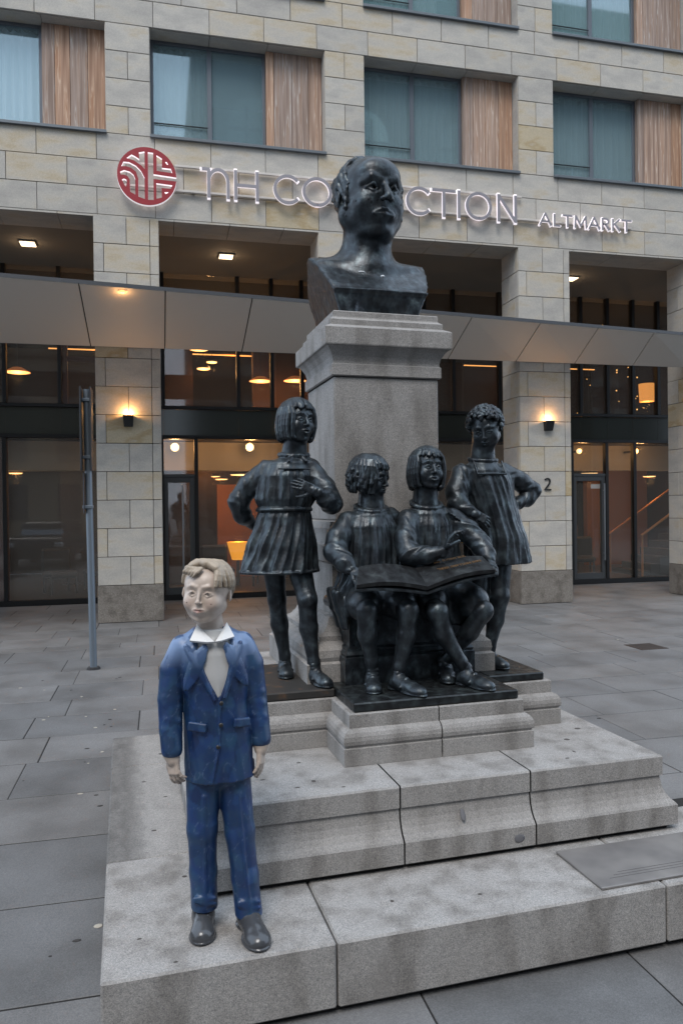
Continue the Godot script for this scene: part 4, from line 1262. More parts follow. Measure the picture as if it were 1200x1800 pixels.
	spots(t, [[0.63, -0.7, 0.016, 0.009], [0.83, -0.62, 0.013, 0.02], [0.82, -0.86, 0.014, 0.01], [0.93, -0.52, 0.012, 0.008], [2.13, -0.79, 0.02, 0.02], [2.28, -0.93, 0.022, 0.018], [2.06, -0.62, 0.008, 0.02], [1.98, -0.55, 0.014, 0.01], [0.75, -0.57, 0.016, 0.008], [2.2, -1.25, 0.02, 0.03]], 0.565, dark)
	# repairs let into the second step's front
	for q in [[1.42, 0.42, 0.012, 0.026, 0.3], [1.66, 0.305, 0.026, 0.018, 0.2]]:
		g = Geo.new()
		g.blob(Vector3.ZERO, Vector3(q[2], q[3], 0.003), 5, 7)
		obj("stone_patch", g.mesh(), plain(c8(96, 96, 100), 0.8), t, Transform3D(Basis(Vector3.RIGHT, -0.55 if q[1] > 0.4 else 0.0), Vector3(q[0], q[1], -0.444 if q[1] > 0.4 else -0.409)))

	# metal plaque lying on the lowest step
	var pq := thing("memorial_plaque", "flat grey metal plaque lying on the front granite step at right", "plaque", M * at(2.12, 0.245, -0.19))
	obj("plate", boxm(Vector3(-0.322, 0.0, -0.165), Vector3(0.45, 0.012, 0.155), 0.003), mats.plaque, pq)
	for i in 3:
		obj("engraved_line", boxm(Vector3(-0.25 + 0.03 * i, 0.011, 0.10 - 0.018 * i), Vector3(0.38, 0.0128, 0.102 - 0.018 * i)), plain(c8(92, 90, 90), 0.6, 0.3), pq)

	# bronze plates under the figures, and the bench
	var bz: Material = mats.bronze_dark
	t = thing("bronze_platform", "dark bronze base plates under the four children, rusty at the left end", "base plate", M * at(1.46, 0.788, -1.0))
	obj("plate", boxm(Vector3(-0.405, 0, -0.35), Vector3(0.405, 0.042, 0.225), 0.006), bz, t)
	obj("plate", boxm(Vector3(-0.762, 0, -0.75), Vector3(-0.407, 0.04, -0.082), 0.006), mats.bronze_rust, t)
	obj("plate", boxm(Vector3(0.407, 0, -0.75), Vector3(0.724, 0.04, -0.082), 0.006), bz, t)
	t = thing("bronze_bench", "moulded bronze bench block under the two seated children", "bench", M * at(1.46, 0.83, -1.26))
	g = Geo.new()
	g.moulding(rect(-0.345, -0.155, 0.345, 0.145), PackedVector2Array([Vector2(0, 0), Vector2(0, 0.128), Vector2(-0.008, 0.134), Vector2(-0.004, 0.145), Vector2(-0.014, 0.158), Vector2(-0.018, 0.162), Vector2(-0.018, 0.172), Vector2(-0.032, 0.182), Vector2(-0.034, 0.33), Vector2(-0.02, 0.345), Vector2(-0.01, 0.352), Vector2(-0.01, 0.375), Vector2(-0.016, 0.38)]))
	obj("bench_block", g.mesh(), mats.bronze, t)
	g = Geo.new()
	g.tube(PackedVector3Array([Vector3(-0.345, 0.385, -0.15), Vector3(-0.345, 0.385, 0.13)]), PackedFloat32Array([0.032, 0.032]), 14)
	obj("scroll", g.mesh(), mats.bronze, t)

	# the open song book on the children's knees
	t = thing("song_book", "open bronze song book held across the knees of the seated children", "book", M * at(1.437, 1.29, -0.86))
	var spine_f := Vector3(0, 0, 0.02); var spine_b := Vector3(0.008, 0.072, -0.17)
	for s in [-1.0, 1.0]:
		var nrm := Vector3(0, 0.93, 0.36).normalized()
		var far_f := Vector3(-0.355, 0.02, 0.02) if s < 0 else Vector3(0.37, 0.066, 0.0)
		var far_b := Vector3(-0.30, 0.09, -0.14) if s < 0 else Vector3(0.372, 0.122, -0.17)
		for part in 2:      # cover, then the block of leaves on it
			g = Geo.new()
			var th := 0.008 if part == 0 else 0.02
			var lift := 0.0 if part == 0 else 0.009
			var n := 8
			var top := []
			var bot := []
			for i in n + 1:
				var u := i / float(n)
				var inset := 0.0 if part == 0 else 0.03
				var w := u * (1.0 - inset)
				var bow := sin(u * PI * 0.85) * (0.016 if part == 0 else 0.028) + (0.012 * (1.0 - u) if part == 1 else 0.0)
				var f := spine_f.lerp(far_f, w) + nrm * (bow + lift) - Vector3(0, 0, 0.012 * part)
				var b := spine_b.lerp(far_b, w) + nrm * (bow + lift) + Vector3(0, 0, 0.008 * part)
				top.append([f + nrm * th, b + nrm * th])
				bot.append([f, b])
			for i in n:
				g.quad(top[i][0], top[i + 1][0], top[i + 1][1], top[i][1], nrm)
				g.quad(bot[i][0], bot[i + 1][0], bot[i + 1][1], bot[i][1], -nrm)
				g.quad(top[i][0], top[i + 1][0], bot[i + 1][0], bot[i][0], Vector3(0, -0.3, 1))
				g.quad(top[i][1], top[i + 1][1], bot[i + 1][1], bot[i][1], Vector3(0, 0.3, -1))
			g.quad(top[n][0], top[n][1], bot[n][1], bot[n][0], Vector3(s, 0, 0))
			obj("cover" if part == 0 else "leaves", g.mesh(), mats.bronze if part == 0 else mats.bronze_page, t)
	# raised letters, upside down for the viewer as the singers read them
	var lines := [["ERIII BRYLLAME HERZ,", 0.19, -0.042, 0.036], ["WIR SINGEN  DIR", 0.17, -0.115, 0.03]]
	var fr := Transform3D(Basis(Vector3(0.985, 0.155, -0.05).normalized(), Vector3(-0.145, 0.92, 0.36).normalized(), Vector3(0.985, 0.155, -0.05).cross(Vector3(-0.145, 0.92, 0.36)).normalized()), Vector3())
	for q in lines:
		var tm := TextMesh.new()
		tm.text = q[0]
		var sf := SystemFont.new()
		sf.font_names = PackedStringArray(["Droid Serif"])
		tm.font = sf
		tm.font_size = 16
		tm.pixel_size = 0.0013
		tm.depth = 0.003
		var p := Vector3(q[1], 0.0, q[2])
		p.y = 0.054 + p.x * 0.15 - p.z * 0.36
		obj("page_lettering", tm, plain(c8(150, 118, 84), 0.4, 0.7), t, Transform3D(fr.basis * Basis(Vector3.RIGHT, -PI / 2) * Basis(Vector3.BACK, PI), p + Vector3(0, 0.03, 0.0)))


# ---------------------------------------------------------------- ground
const ROWS := [-14.5, -13.85, -13.2, -12.55, -11.98, -11.35, -10.72, -10.08, -9.77, -9.12, -8.48, -7.82, -7.2, -6.65, -6.06, -5.46, -4.81, -4.16, -3.48, -2.78, -2.1, -1.42]

func build_ground() -> void:
	var g := Geo.new()
	g.quad(Vector3(-400, -0.016, -400), Vector3(400, -0.016, -400), Vector3(400, -0.016, 400), Vector3(-400, -0.016, 400), Vector3.UP)
	var o := obj("paved_ground", g.mesh(), mats.paving[0], self)
	tag(o, "square paved with long grey stone slabs", "ground", "", "structure")
	obj("joint_bed", boxm(Vector3(-4.5, -0.04, -14.55), Vector3(13.5, -0.0025, -1.0)), mats.joint, o)
	var anchor := {-9.77: [-0.89, -0.08], -9.12: [-1.03, -0.23], -8.48: [-0.84, 4.68], -7.82: [-0.97, 4.97], -7.2: [-0.78, 4.68], -6.65: [-1.01, -0.18], -6.06: [-0.82, 3.87], -5.46: [3.39]}
	var meshes := {}
	for i in ROWS.size() - 1:
		var z0: float = ROWS[i]
		var z1: float = ROWS[i + 1]
		var lo := -0.2 * absf(z0) - 1.5
		var hi := 0.79 * absf(z0) + 0.5
		var cuts := []
		var a0: Array = anchor.get(z0, [rng.randf_range(-1, 0)])
		var x: float = a0[0]
		while x > lo: x -= 0.84
		while x < hi:
			cuts.append(x)
			var step := 0.84 + rng.randf_range(-0.05, 0.05)
			for q in a0:
				if absf(q - (x + step)) < 0.4: step = q - x
			x += step
		cuts.append(x)
		for k in cuts.size() - 1:
			var c := M.affine_inverse() * Vector3((cuts[k] + cuts[k + 1]) / 2, 0, (z0 + z1) / 2)
			if c.x > 0.5 and c.x < 2.0 and c.z > -2.6 and c.z < -0.6: continue
			var w := snappedf(cuts[k + 1] - cuts[k] - 0.007, 0.01)
			var d := snappedf(z1 - z0 - 0.011, 0.01)
			var variant := rng.randi() % 3
			var key := [w, d, variant]
			if not meshes.has(key): meshes[key] = boxm(Vector3(-w / 2, -0.03, -d / 2), Vector3(w / 2, 0, d / 2), 0.002)
			obj("paving_slab", meshes[key], mats.paving[rng.randi() % mats.paving.size()], o, at((cuts[k] + cuts[k + 1]) / 2, rng.randf_range(-0.0008, 0.0008), (z0 + z1) / 2))
	# litter on the slabs
	var pale := plain(c8(165, 160, 150), 0.9)
	var drk := plain(c8(56, 54, 54), 0.9)
	for k in 46:
		var z := rng.randf_range(-8.5, -2.4)
		var x := rng.randf_range(-0.17 * absf(z), -0.25) if k % 3 else rng.randf_range(2.6, 0.6 * absf(z) + 0.5)
		if k % 3 == 0 and z > -3.6: continue
		g = Geo.new()
		var r := rng.randf_range(0.006, 0.02)
		g.blob(Vector3(x, 0.001, z), Vector3(r, 0.0025, r * rng.randf_range(0.4, 1.0)), 4, 8)
		obj("grime_spot", g.mesh(), pale if k % 2 else drk, o)
	var cover := thing("manhole_cover", "square dark brown iron inspection cover set in the paving", "manhole cover", Transform3D(Basis(), Vector3(5.6, 0.002, -7.93)))
	obj("frame", boxm(Vector3(-0.18, -0.01, -0.18), Vector3(0.18, 0.001, 0.18), 0.002), plain(c8(60, 50, 44), 0.7, 0.4), cover)
	obj("plate", boxm(Vector3(-0.165, -0.008, -0.165), Vector3(0.165, 0.004, 0.165), 0.003), plain(c8(62, 54, 50), 0.75, 0.3), cover)
	for i in 5: obj("rib", boxm(Vector3(-0.14, 0.003, -0.125 + i * 0.06), Vector3(0.14, 0.007, -0.11 + i * 0.06), 0.001), plain(c8(52, 46, 43), 0.75, 0.3), cover)
	var leaf := thing("fallen_leaf", "small orange leaf lying in the paving joint left of the step", "leaf", at(-0.15, 0.006, -3.5))
	g = Geo.new()
	g.blob(Vector3.ZERO, Vector3(0.018, 0.002, 0.007), 4, 8)
	obj("blade", g.mesh(), plain(c8(190, 110, 60), 0.8), leaf, Transform3D(Basis(Vector3.UP, 0.7), Vector3.ZERO))

	# sign post seen from its edge
	var p := thing("sign_post", "thin grey galvanised post carrying two sign boards seen edge-on", "sign post", at(-0.704, 0, -8.52))
	var zinc := plain(c8(112, 122, 132), 0.45, 0.5)
	g = Geo.new()
	g.tube(PackedVector3Array([Vector3(0, 0, 0), Vector3(-0.035, 2.99, 0)]), PackedFloat32Array([0.037, 0.037]), 16)
	obj("pole", g.mesh(), zinc, p)
	g = Geo.new()
	g.tube(PackedVector3Array([Vector3(0, 0.001, 0), Vector3(0, 0.025, 0)]), PackedFloat32Array([0.075, 0.06]), 16)
	obj("foot", g.mesh(), plain(c8(60, 60, 62), 0.8), p)
	for s in [-1.0, 1.0]:
		obj("sign_board", boxm(Vector3(-0.035 + s * 0.05 - 0.008, 2.12, -0.1), Vector3(-0.035 + s * 0.05 + 0.008, 3.0, 0.16), 0.003), plain(c8(44, 46, 50), 0.5, 0.2), p)
	for y in [1.72, 2.25, 2.86]:
		obj("clamp", boxm(Vector3(-0.085, y, -0.045), Vector3(0.02, y + 0.035, 0.045), 0.004), zinc, p)
	obj("sign_board", boxm(Vector3(-0.075, 1.67, -0.06), Vector3(-0.066, 2.1, 0.08), 0.002), plain(c8(70, 72, 78), 0.5, 0.2), p)


# ---------------------------------------------------------------- hotel
func block(parent: Node3D, x0: float, y0: float, x1: float, y1: float, zf: float, dep: float, kind := -1, axis := 0) -> void:
	# a dressed sandstone block; axis 1 turns its face to the left
	var w := snappedf(x1 - x0 - 0.008, 0.002)
	var h := snappedf(y1 - y0 - 0.008, 0.002)
	var variant := rng.randi() % 7
	var key := [w, h, dep, variant]
	if not block_cache.has(key):
		block_cache[key] = boxm(Vector3(-w / 2, -h / 2, -dep), Vector3(w / 2, h / 2, 0), 0.005, Vector2(variant * 3.37, variant * 1.71))
	var k := kind
	if k < 0:
		var r := rng.randf()
		k = 0 if r < 0.40 else (1 if r < 0.68 else (2 if r < 0.95 else 3))
	var tr := at((x0 + x1) / 2, (y0 + y1) / 2, zf + rng.randf_range(-0.0015, 0.0015))
	if axis == 1: tr = Transform3D(Basis(Vector3.UP, -PI / 2), Vector3(zf + rng.randf_range(-0.0015, 0.0015), (y0 + y1) / 2, (x0 + x1) / 2))
	obj("stone_block", block_cache[key], mats.sand[k] if k < 9 else mats.base_stone, parent, tr)

func build_hotel() -> void:
	var h := thing("hotel_building", "sandstone hotel front with tall pillars below and curtained windows above", "building", at(0, 0, 0))
	var core := plain(c8(62, 60, 57), 0.95)
	# pillars
	var px := [[-4.35, -3.4], [-0.905, 0.05], [2.525, 3.475], [6.0, 6.97], [9.38, 10.33]]
	for i in px.size():
		var x0: float = px[i][0]
		var x1: float = px[i][1]
		var p := obj("pillar", boxm(Vector3(x0 + 0.03, 0.0, FZ - 0.63), Vector3(x1 - 0.03, 6.13, FZ - 0.03)), core, h)
		var w := x1 - x0
		block(p, x0 - 0.006, 0.002, x1 + 0.006, 0.565, FZ + 0.006, 0.02, 9)
		block(p, FZ - 0.65, 0.002, FZ - 0.013, 0.565, x0 - 0.006, 0.02, 9, 1)
		var ys := []
		for k in 14: ys.append(0.565 + (6.13 - 0.565) / 13.0 * k)
		for k in 13:
			var c := [0.0, 0.155, 0.86, 1.0] if k % 2 else [0.0, 0.5, 0.86, 1.0]
			if i >= 3: c = [0.0, 0.16, 0.88, 1.0] if k % 2 else [0.0, 0.47, 0.88, 1.0]
			for q in 3:
				var kind := -1
				if i == 1 and k == 9 and q == 1: kind = 3
				if i == 1 and k == 8: kind = 3 if q == 0 else -1
				block(p, x0 + w * c[q], ys[k], x0 + w * c[q + 1], ys[k + 1], FZ, 0.03, kind)
			if i >= 2:
				var s := 0.3 if k % 2 else 0.52
				block(p, FZ - 0.65, ys[k], FZ - 0.65 + s, ys[k + 1], x0, 0.03, -1, 1)
				block(p, FZ - 0.65 + s, ys[k], FZ - 0.03, ys[k + 1], x0, 0.03, -1, 1)
		# right cheek, unseen from the front
		obj("pillar_side", boxm(Vector3(x1 - 0.03, 0.565, FZ - 0.65), Vector3(x1 - 0.001, 6.13, FZ - 0.032)), mats.sand[0], p)
	# wall above
	var wall := obj("upper_wall", boxm(Vector3(-6.8, 6.145, FZ - 0.34), Vector3(14, 7.34, FZ - 0.03)), core, h)
	obj("wall_core", boxm(Vector3(-6.8, 9.05, FZ - 0.34), Vector3(14, 9.79, FZ - 0.03)), core, wall)
	var cl := 6.13
	for k in 3:
		var x := -6.33 + (0.0 if k % 2 else 0.42)
		while x < 12.5:
			block(wall, x, cl + 0.41 * k, x + 0.845, cl + 0.41 * (k + 1), FZ, 0.03)
			x += 0.845
	for k in 2:
		var x := -6.33 + (0.0 if k % 2 else 0.42)
		while x < 12.5:
			block(wall, x, 9.02 + 0.395 * k, x + 0.845, 9.02 + 0.395 * (k + 1), FZ, 0.03)
			x += 0.845
	# the soffit under the wall and the loggia ceiling
	for k in 22:
		obj("soffit_panel", boxm(Vector3(-6 + 0.845 * k + 0.37, 6.10, FZ - 0.64), Vector3(-6 + 0.845 * (k + 1) + 0.362, 6.128, FZ - 0.001)), mats.sand[1], h)
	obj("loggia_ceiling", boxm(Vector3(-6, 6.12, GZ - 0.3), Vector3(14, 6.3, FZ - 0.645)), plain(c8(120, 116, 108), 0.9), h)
	# window bays on two floors
	for row in 2:
		var y0: float = [7.36, 9.81][row]
		var y1: float = y0 + 1.66
		for k in range(-1, 6):
			var x0 := -3.42 + 3.37 * k
			var x1 := x0 + 2.715
			if k == 0: x1 = -0.7
			# pier to the right of this opening
			var pa := x1
			var pb := -3.42 + 3.37 * (k + 1)
			var pier := obj("pier", boxm(Vector3(pa + 0.03, y0 - 0.02, FZ - 0.34), Vector3(pb - 0.03, y1 + 0.02, FZ - 0.03)), core, h)
			for c in 4:
				var a := y0 + 0.415 * c
				var b := a + 0.415
				if (c + k + 2) % 2: block(pier, pa, a, pb, b, FZ, 0.03)
				else:
					var m := (pa + pb) / 2
					block(pier, pa, a, m, b, FZ, 0.03)
					block(pier, m, a, pb, b, FZ, 0.03)
			obj("pier_side", boxm(Vector3(pa - 0.004, y0, FZ - 0.36), Vector3(pa + 0.028, y1, FZ - 0.032)), mats.sand[1], pier)
			obj("pier_side", boxm(Vector3(pb - 0.028, y0, FZ - 0.36), Vector3(pb + 0.004, y1, FZ - 0.032)), mats.sand[1], pier)
			for q in 3: obj("lintel_panel", boxm(Vector3(lerpf(x0, x1, q / 3.0) + 0.004, y1 - 0.004, FZ - 0.35), Vector3(lerpf(x0, x1, (q + 1) / 3.0) - 0.004, y1 + 0.02, FZ - 0.032)), mats.sand[1], pier)
			window(h, x0, x1, y0, y1, k, row)
	# the dark rooms behind
	obj("room_wall", boxm(Vector3(-6, 6.3, -14.2), Vector3(14, 12.4, -14.0)), plain(c8(52, 50, 48), 0.9), h)
	obj("room_floor", boxm(Vector3(-6, 9.0, -14.0), Vector3(14, 9.3, FZ - 0.36)), plain(c8(60, 56, 52), 0.9), h)
	obj("upper_wall_top", boxm(Vector3(-6.8, 11.48, FZ - 0.4), Vector3(14, 15.5, FZ)), mats.sand[0], h)
	obj("roof", boxm(Vector3(-6.8, 15.5, -22), Vector3(14, 15.7, FZ + 0.2)), plain(c8(80, 80, 82), 0.8), h)
	build_canopy(h)
	build_lobby(h)

func window(h: Node3D, x0: float, x1: float, y0: float, y1: float, k: int, row: int) -> void:
	var gz := FZ - 0.33
	var fr: Material = mats.frame
	var wx := x0 + 1.80
	var g := Geo.new()
	var xm := (x0 + wx) / 2 + 0.01
	for q in [[x0 + 0.004, y0 + 0.03, x0 + 0.05, y1 - 0.006], [wx - 0.05, y0 + 0.03, wx - 0.002, y1 - 0.006], [xm - 0.035, y0 + 0.075, xm + 0.035, y1 - 0.055], [x0 + 0.05, y0 + 0.03, wx - 0.05, y0 + 0.075], [x0 + 0.05, y1 - 0.055, wx - 0.05, y1 - 0.006]]:
		g.box(Vector3(q[0], q[1], gz - 0.03), Vector3(q[2], q[3], gz + 0.035), 0.004)
	var w := obj("window", g.mesh(), fr, h)
	for q in [[x0 + 0.05, xm - 0.035], [xm + 0.035, wx - 0.05]]:
		obj("pane", boxm(Vector3(q[0], y0 + 0.075, gz - 0.004), Vector3(q[1], y1 - 0.055, gz)), mats.pane, w)
	obj("railing", boxm(Vector3(x0 + 0.05, y0 + 0.36, gz + 0.02), Vector3(xm - 0.02, y0 + 0.378, gz + 0.034), 0.002), plain(c8(40, 44, 46), 0.4, 0.5), w)
	obj("sill", boxm(Vector3(x0 - 0.01, y0 - 0.02, FZ - 0.30), Vector3(x1 + 0.01, y0 + 0.025, FZ + 0.05), 0.004), plain(c8(106, 112, 118), 0.45, 0.35), w)
	# striped stone cladding beside the glass, four slabs of unequal width
	var s := [0.0, 0.14, 0.46, 0.76, 1.0] if absi(k) % 2 else [0.0, 0.2, 0.44, 0.72, 1.0]
	var pn := obj("stone_panel", boxm(Vector3(wx + 0.004, y0 + 0.027, FZ - 0.34), Vector3(x1 - 0.004, y1 - 0.005, FZ - 0.24)), mats.joint, h)
	for q in 4:
		var a := lerpf(wx + 0.002, x1 - 0.006, s[q])
		var b := lerpf(wx + 0.002, x1 - 0.006, s[q + 1]) - 0.006
		obj("stone_slab", boxm(Vector3(a, y0 + 0.03, FZ - 0.32), Vector3(b, y1 - 0.007, FZ - 0.215), 0.003, Vector2(rng.randf() * 9.0, rng.randf() * 9.0)), mats.travertine[rng.randi() % 3], pn)
	# curtain hanging in waves
	g = Geo.new()
	var n := 120
	var pts := []
	var span := [0.0, 1.0]
	if row == 0 and k == 1: span = [0.0, 0.52]
	if row == 0 and k == 2: span = [0.12, 1.0]
	if row == 1 and k == 2: span = [0.0, 0.8]
	for i in n + 1:
		var u := lerpf(span[0], span[1], i / float(n))
		pts.append(Vector2(lerpf(x0 + 0.02, wx, u), gz - 0.16 + 0.045 * sin(u * 84.0 + 1.5 * sin(u * 9.0 + k)) + 0.02 * sin(u * 31.0 + k)))
	for i in n: g.quad(Vector3(pts[i].x, y0, pts[i].y), Vector3(pts[i + 1].x, y0, pts[i + 1].y), Vector3(pts[i + 1].x, y1, pts[i + 1].y), Vector3(pts[i].x, y1, pts[i].y), Vector3(0, 0, 1))
	obj("curtain", g.mesh(), mats.curtain[0 if k <= 0 else 1], w)

func canopy_front(x: float) -> float: return -10.1 - (x + 1.9) * 0.117

func build_canopy(h: Node3D) -> void:
	var white: Material = mats.canopy
	var xs := [-6.0, -3.9, -2.25, -0.96, 0.117, 1.286, 2.4, 3.55, 4.7, 5.93, 7.04, 8.18, 9.3, 10.5, 11.7, 13.0]
	var cn := obj("canopy", null, null, h)
	var g := Geo.new()
	# roof sheet and front lip
	for i in xs.size() - 1:
		var a: float = xs[i]; var b: float = xs[i + 1]
		var za := canopy_front(a); var zb := canopy_front(b)
		g.quad(Vector3(a, 4.645, za + 0.01), Vector3(b, 4.645, zb + 0.01), Vector3(b, 4.70, FZ + 0.02), Vector3(a, 4.70, FZ + 0.02), Vector3.UP)
		g.quad(Vector3(a, 4.595, za + 0.012), Vector3(b, 4.595, zb + 0.012), Vector3(b, 4.645, zb + 0.01), Vector3(a, 4.645, za + 0.01), Vector3(0, 0, 1))
		g.quad(Vector3(a, 4.15, FZ + 0.012), Vector3(b, 4.15, FZ + 0.012), Vector3(b, 4.7, FZ + 0.012), Vector3(a, 4.7, FZ + 0.012), Vector3(0, 0, -1))
	cn.mesh = g.mesh()
	cn.material_override = plain(c8(74, 76, 80), 0.5, 0.3)
	for i in xs.size() - 1:
		var a: float = xs[i] + 0.008; var b: float = xs[i + 1] - 0.008
		g = Geo.new()
		var fa := Vector3(a, 4.59, canopy_front(a)); var fb := Vector3(b, 4.59, canopy_front(b))
		var ba := Vector3(a, 4.15, FZ + 0.018); var bb := Vector3(b, 4.15, FZ + 0.018)
		var up := Vector3(0, 0.02, 0.004)
		g.quad(fa, fb, bb, ba, Vector3.DOWN)
		g.quad(fa + up, fb + up, bb + up, ba + up, Vector3.UP)
		g.quad(fa, fb, fb + up, fa + up, Vector3(0, 0, 1))
		g.quad(fa, ba, ba + up, fa + up, Vector3(-1, 0, 0))
		g.quad(fb, bb, bb + up, fb + up, Vector3(1, 0, 0))
		obj("soffit_panel", g.mesh(), white, cn)
	g = Geo.new()
	for i in xs.size() - 1:
		var a: float = xs[i]; var b: float = xs[i + 1]
		var o := Vector3(0, 0.03, 0.004)
		g.quad(Vector3(a, 4.6, canopy_front(a)) + o, Vector3(b, 4.6, canopy_front(b)) + o, Vector3(b, 4.16, FZ + 0.016) + o, Vector3(a, 4.16, FZ + 0.016) + o, Vector3.DOWN)
	obj("canopy_lining", g.mesh(), mats.joint, cn)

func build_lobby(h: Node3D) -> void:
	var fr: Material = mats.dark_frame
	var g := Geo.new()
	var gf := obj("glass_front", null, fr, h)
	g.box(Vector3(-5.5, 3.58, GZ - 0.06), Vector3(13.5, 3.64, GZ + 0.06), 0.004)
	g.box(Vector3(-5.5, 3.02, GZ - 0.06), Vector3(13.5, 3.09, GZ + 0.06), 0.004)
	g.box(Vector3(-5.5, 0.0, GZ - 0.06), Vector3(13.5, 0.10, GZ + 0.06), 0.004)
	gf.mesh = g.mesh()
	var up := [-5.5, -4.1, -2.65, -1.72, -0.9, 0.1, 1.5, 2.15, 2.74, 3.4, 4.02, 4.64, 5.26, 5.88, 6.9, 7.52, 8.14, 8.77, 9.41, 10.03, 10.65, 11.3, 11.95, 13.5]
	for i in up.size():
		obj("mullion", boxm(Vector3(up[i] - 0.035, 3.641, GZ - 0.05), Vector3(up[i] + 0.035, 6.119, GZ + 0.07), 0.004), fr, gf)
		if i < up.size() - 1:
			obj("pane", boxm(Vector3(up[i] + 0.036, 3.642, GZ - 0.006), Vector3(up[i + 1] - 0.036, 6.118, GZ)), mats.pane_lobby, gf)
			obj("spandrel", boxm(Vector3(up[i] + 0.002, 3.092, GZ - 0.004), Vector3(up[i + 1] - 0.002, 3.578, GZ + 0.002)), mats.spandrel, gf)
	var lo := [-5.5, -2.67, -0.45, 0.06, 0.69, 2.9, 4.6, 6.4, 8.53, 9.36, 10.04, 11.9, 13.5]
	for i in lo.size():
		obj("mullion", boxm(Vector3(lo[i] - 0.035, 0.101, GZ - 0.05), Vector3(lo[i] + 0.035, 3.019, GZ + 0.07), 0.004), fr, gf)
		if i < lo.size() - 1:
			var door := i == 3 or i == 8
			obj("pane", boxm(Vector3(lo[i] + 0.036, 2.36 if door else 0.102, GZ - 0.006), Vector3(lo[i + 1] - 0.036, 3.018, GZ)), mats.pane_lobby, gf)
			if door:
				g = Geo.new()
				var a: float = lo[i] + 0.037; var b: float = lo[i + 1] - 0.037
				for q in [[a, 0.101, a + 0.07, 2.3], [b - 0.09, 0.101, b, 2.3], [a + 0.07, 2.2, b - 0.09, 2.3], [a + 0.07, 0.101, b - 0.09, 0.24]]:
					g.box(Vector3(q[0], q[1], GZ - 0.03), Vector3(q[2], q[3], GZ + 0.045), 0.004)
				g.box(Vector3(a, 2.3, GZ - 0.05), Vector3(b, 2.36, GZ + 0.06), 0.004)
				var d := obj("door", g.mesh(), plain(c8(78, 80, 82), 0.45, 0.3), h)
				obj("pane", boxm(Vector3(a + 0.07, 0.24, GZ - 0.005), Vector3(b - 0.09, 2.2, GZ + 0.001)), mats.pane_lobby, d)
				g = Geo.new()
				var hx := b - 0.22 if i == 3 else b - 0.05
				g.tube(PackedVector3Array([Vector3(hx, 0.5, GZ + 0.09), Vector3(hx, 2.15, GZ + 0.09)]), PackedFloat32Array([0.016, 0.016]), 10)
				for y in [0.65, 2.0]: g.tube(PackedVector3Array([Vector3(hx, y, GZ + 0.09), Vector3(hx, y, GZ + 0.03)]), PackedFloat32Array([0.01, 0.01]), 8)
				obj("handle", g.mesh(), plain(c8(150, 152, 155), 0.3, 0.8), d)
				if i == 8: obj("door_sign", boxm(Vector3(b - 0.32, 2.04, GZ + 0.002), Vector3(b - 0.1, 2.13, GZ + 0.006)), plain(c8(190, 188, 184), 0.6), d)
	# red framed case in the glass front at the far left
	g = Geo.new()
	for q in [[-1.69, 3.66, -1.6, 5.95], [-1.02, 3.66, -0.93, 5.95], [-1.6, 4.45, -1.02, 4.53], [-1.6, 5.0, -1.02, 5.08]]: g.box(Vector3(q[0], q[1], GZ - 0.2), Vector3(q[2], q[3], GZ - 0.1), 0.004)
	obj("inner_frame", g.mesh(), plain(c8(70, 22, 20), 0.5), h)
	obj("inner_column", boxm(Vector3(-3.1, 0.0, GZ - 0.6), Vector3(-2.72, 3.0, GZ - 0.12)), plain(c8(66, 20, 20), 0.6), h)
	# rooms behind the glass
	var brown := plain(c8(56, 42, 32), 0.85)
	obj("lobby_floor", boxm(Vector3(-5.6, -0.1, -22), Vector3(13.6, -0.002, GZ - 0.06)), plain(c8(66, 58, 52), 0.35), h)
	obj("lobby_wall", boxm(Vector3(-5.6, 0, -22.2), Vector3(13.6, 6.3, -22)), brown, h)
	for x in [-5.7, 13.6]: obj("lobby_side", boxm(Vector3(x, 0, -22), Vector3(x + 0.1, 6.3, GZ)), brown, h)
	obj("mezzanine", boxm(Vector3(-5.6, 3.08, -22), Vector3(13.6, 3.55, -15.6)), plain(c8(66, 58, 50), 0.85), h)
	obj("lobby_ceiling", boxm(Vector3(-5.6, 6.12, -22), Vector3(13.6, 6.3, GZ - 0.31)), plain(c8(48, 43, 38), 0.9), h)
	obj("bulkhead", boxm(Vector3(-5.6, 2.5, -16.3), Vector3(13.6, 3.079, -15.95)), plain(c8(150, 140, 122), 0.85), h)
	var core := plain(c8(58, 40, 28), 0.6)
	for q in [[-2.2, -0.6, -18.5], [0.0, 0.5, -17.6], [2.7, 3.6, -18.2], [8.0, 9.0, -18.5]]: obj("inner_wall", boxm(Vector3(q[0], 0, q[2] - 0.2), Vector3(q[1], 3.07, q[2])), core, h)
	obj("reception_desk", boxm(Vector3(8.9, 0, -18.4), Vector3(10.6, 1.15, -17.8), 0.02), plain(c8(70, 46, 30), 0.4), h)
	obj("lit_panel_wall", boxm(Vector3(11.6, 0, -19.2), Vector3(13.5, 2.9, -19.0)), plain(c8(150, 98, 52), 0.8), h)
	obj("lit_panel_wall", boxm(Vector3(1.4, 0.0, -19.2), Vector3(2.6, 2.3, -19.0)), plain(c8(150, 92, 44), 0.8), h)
	for q in [[-1.2, 0.8], [2.2, 4.6], [8.6, 9.6]]: obj("mezzanine_wall", boxm(Vector3(q[0], 3.56, -18.2), Vector3(q[1], 6.1, -18.0)), plain(c8(84, 54, 34), 0.8), h)
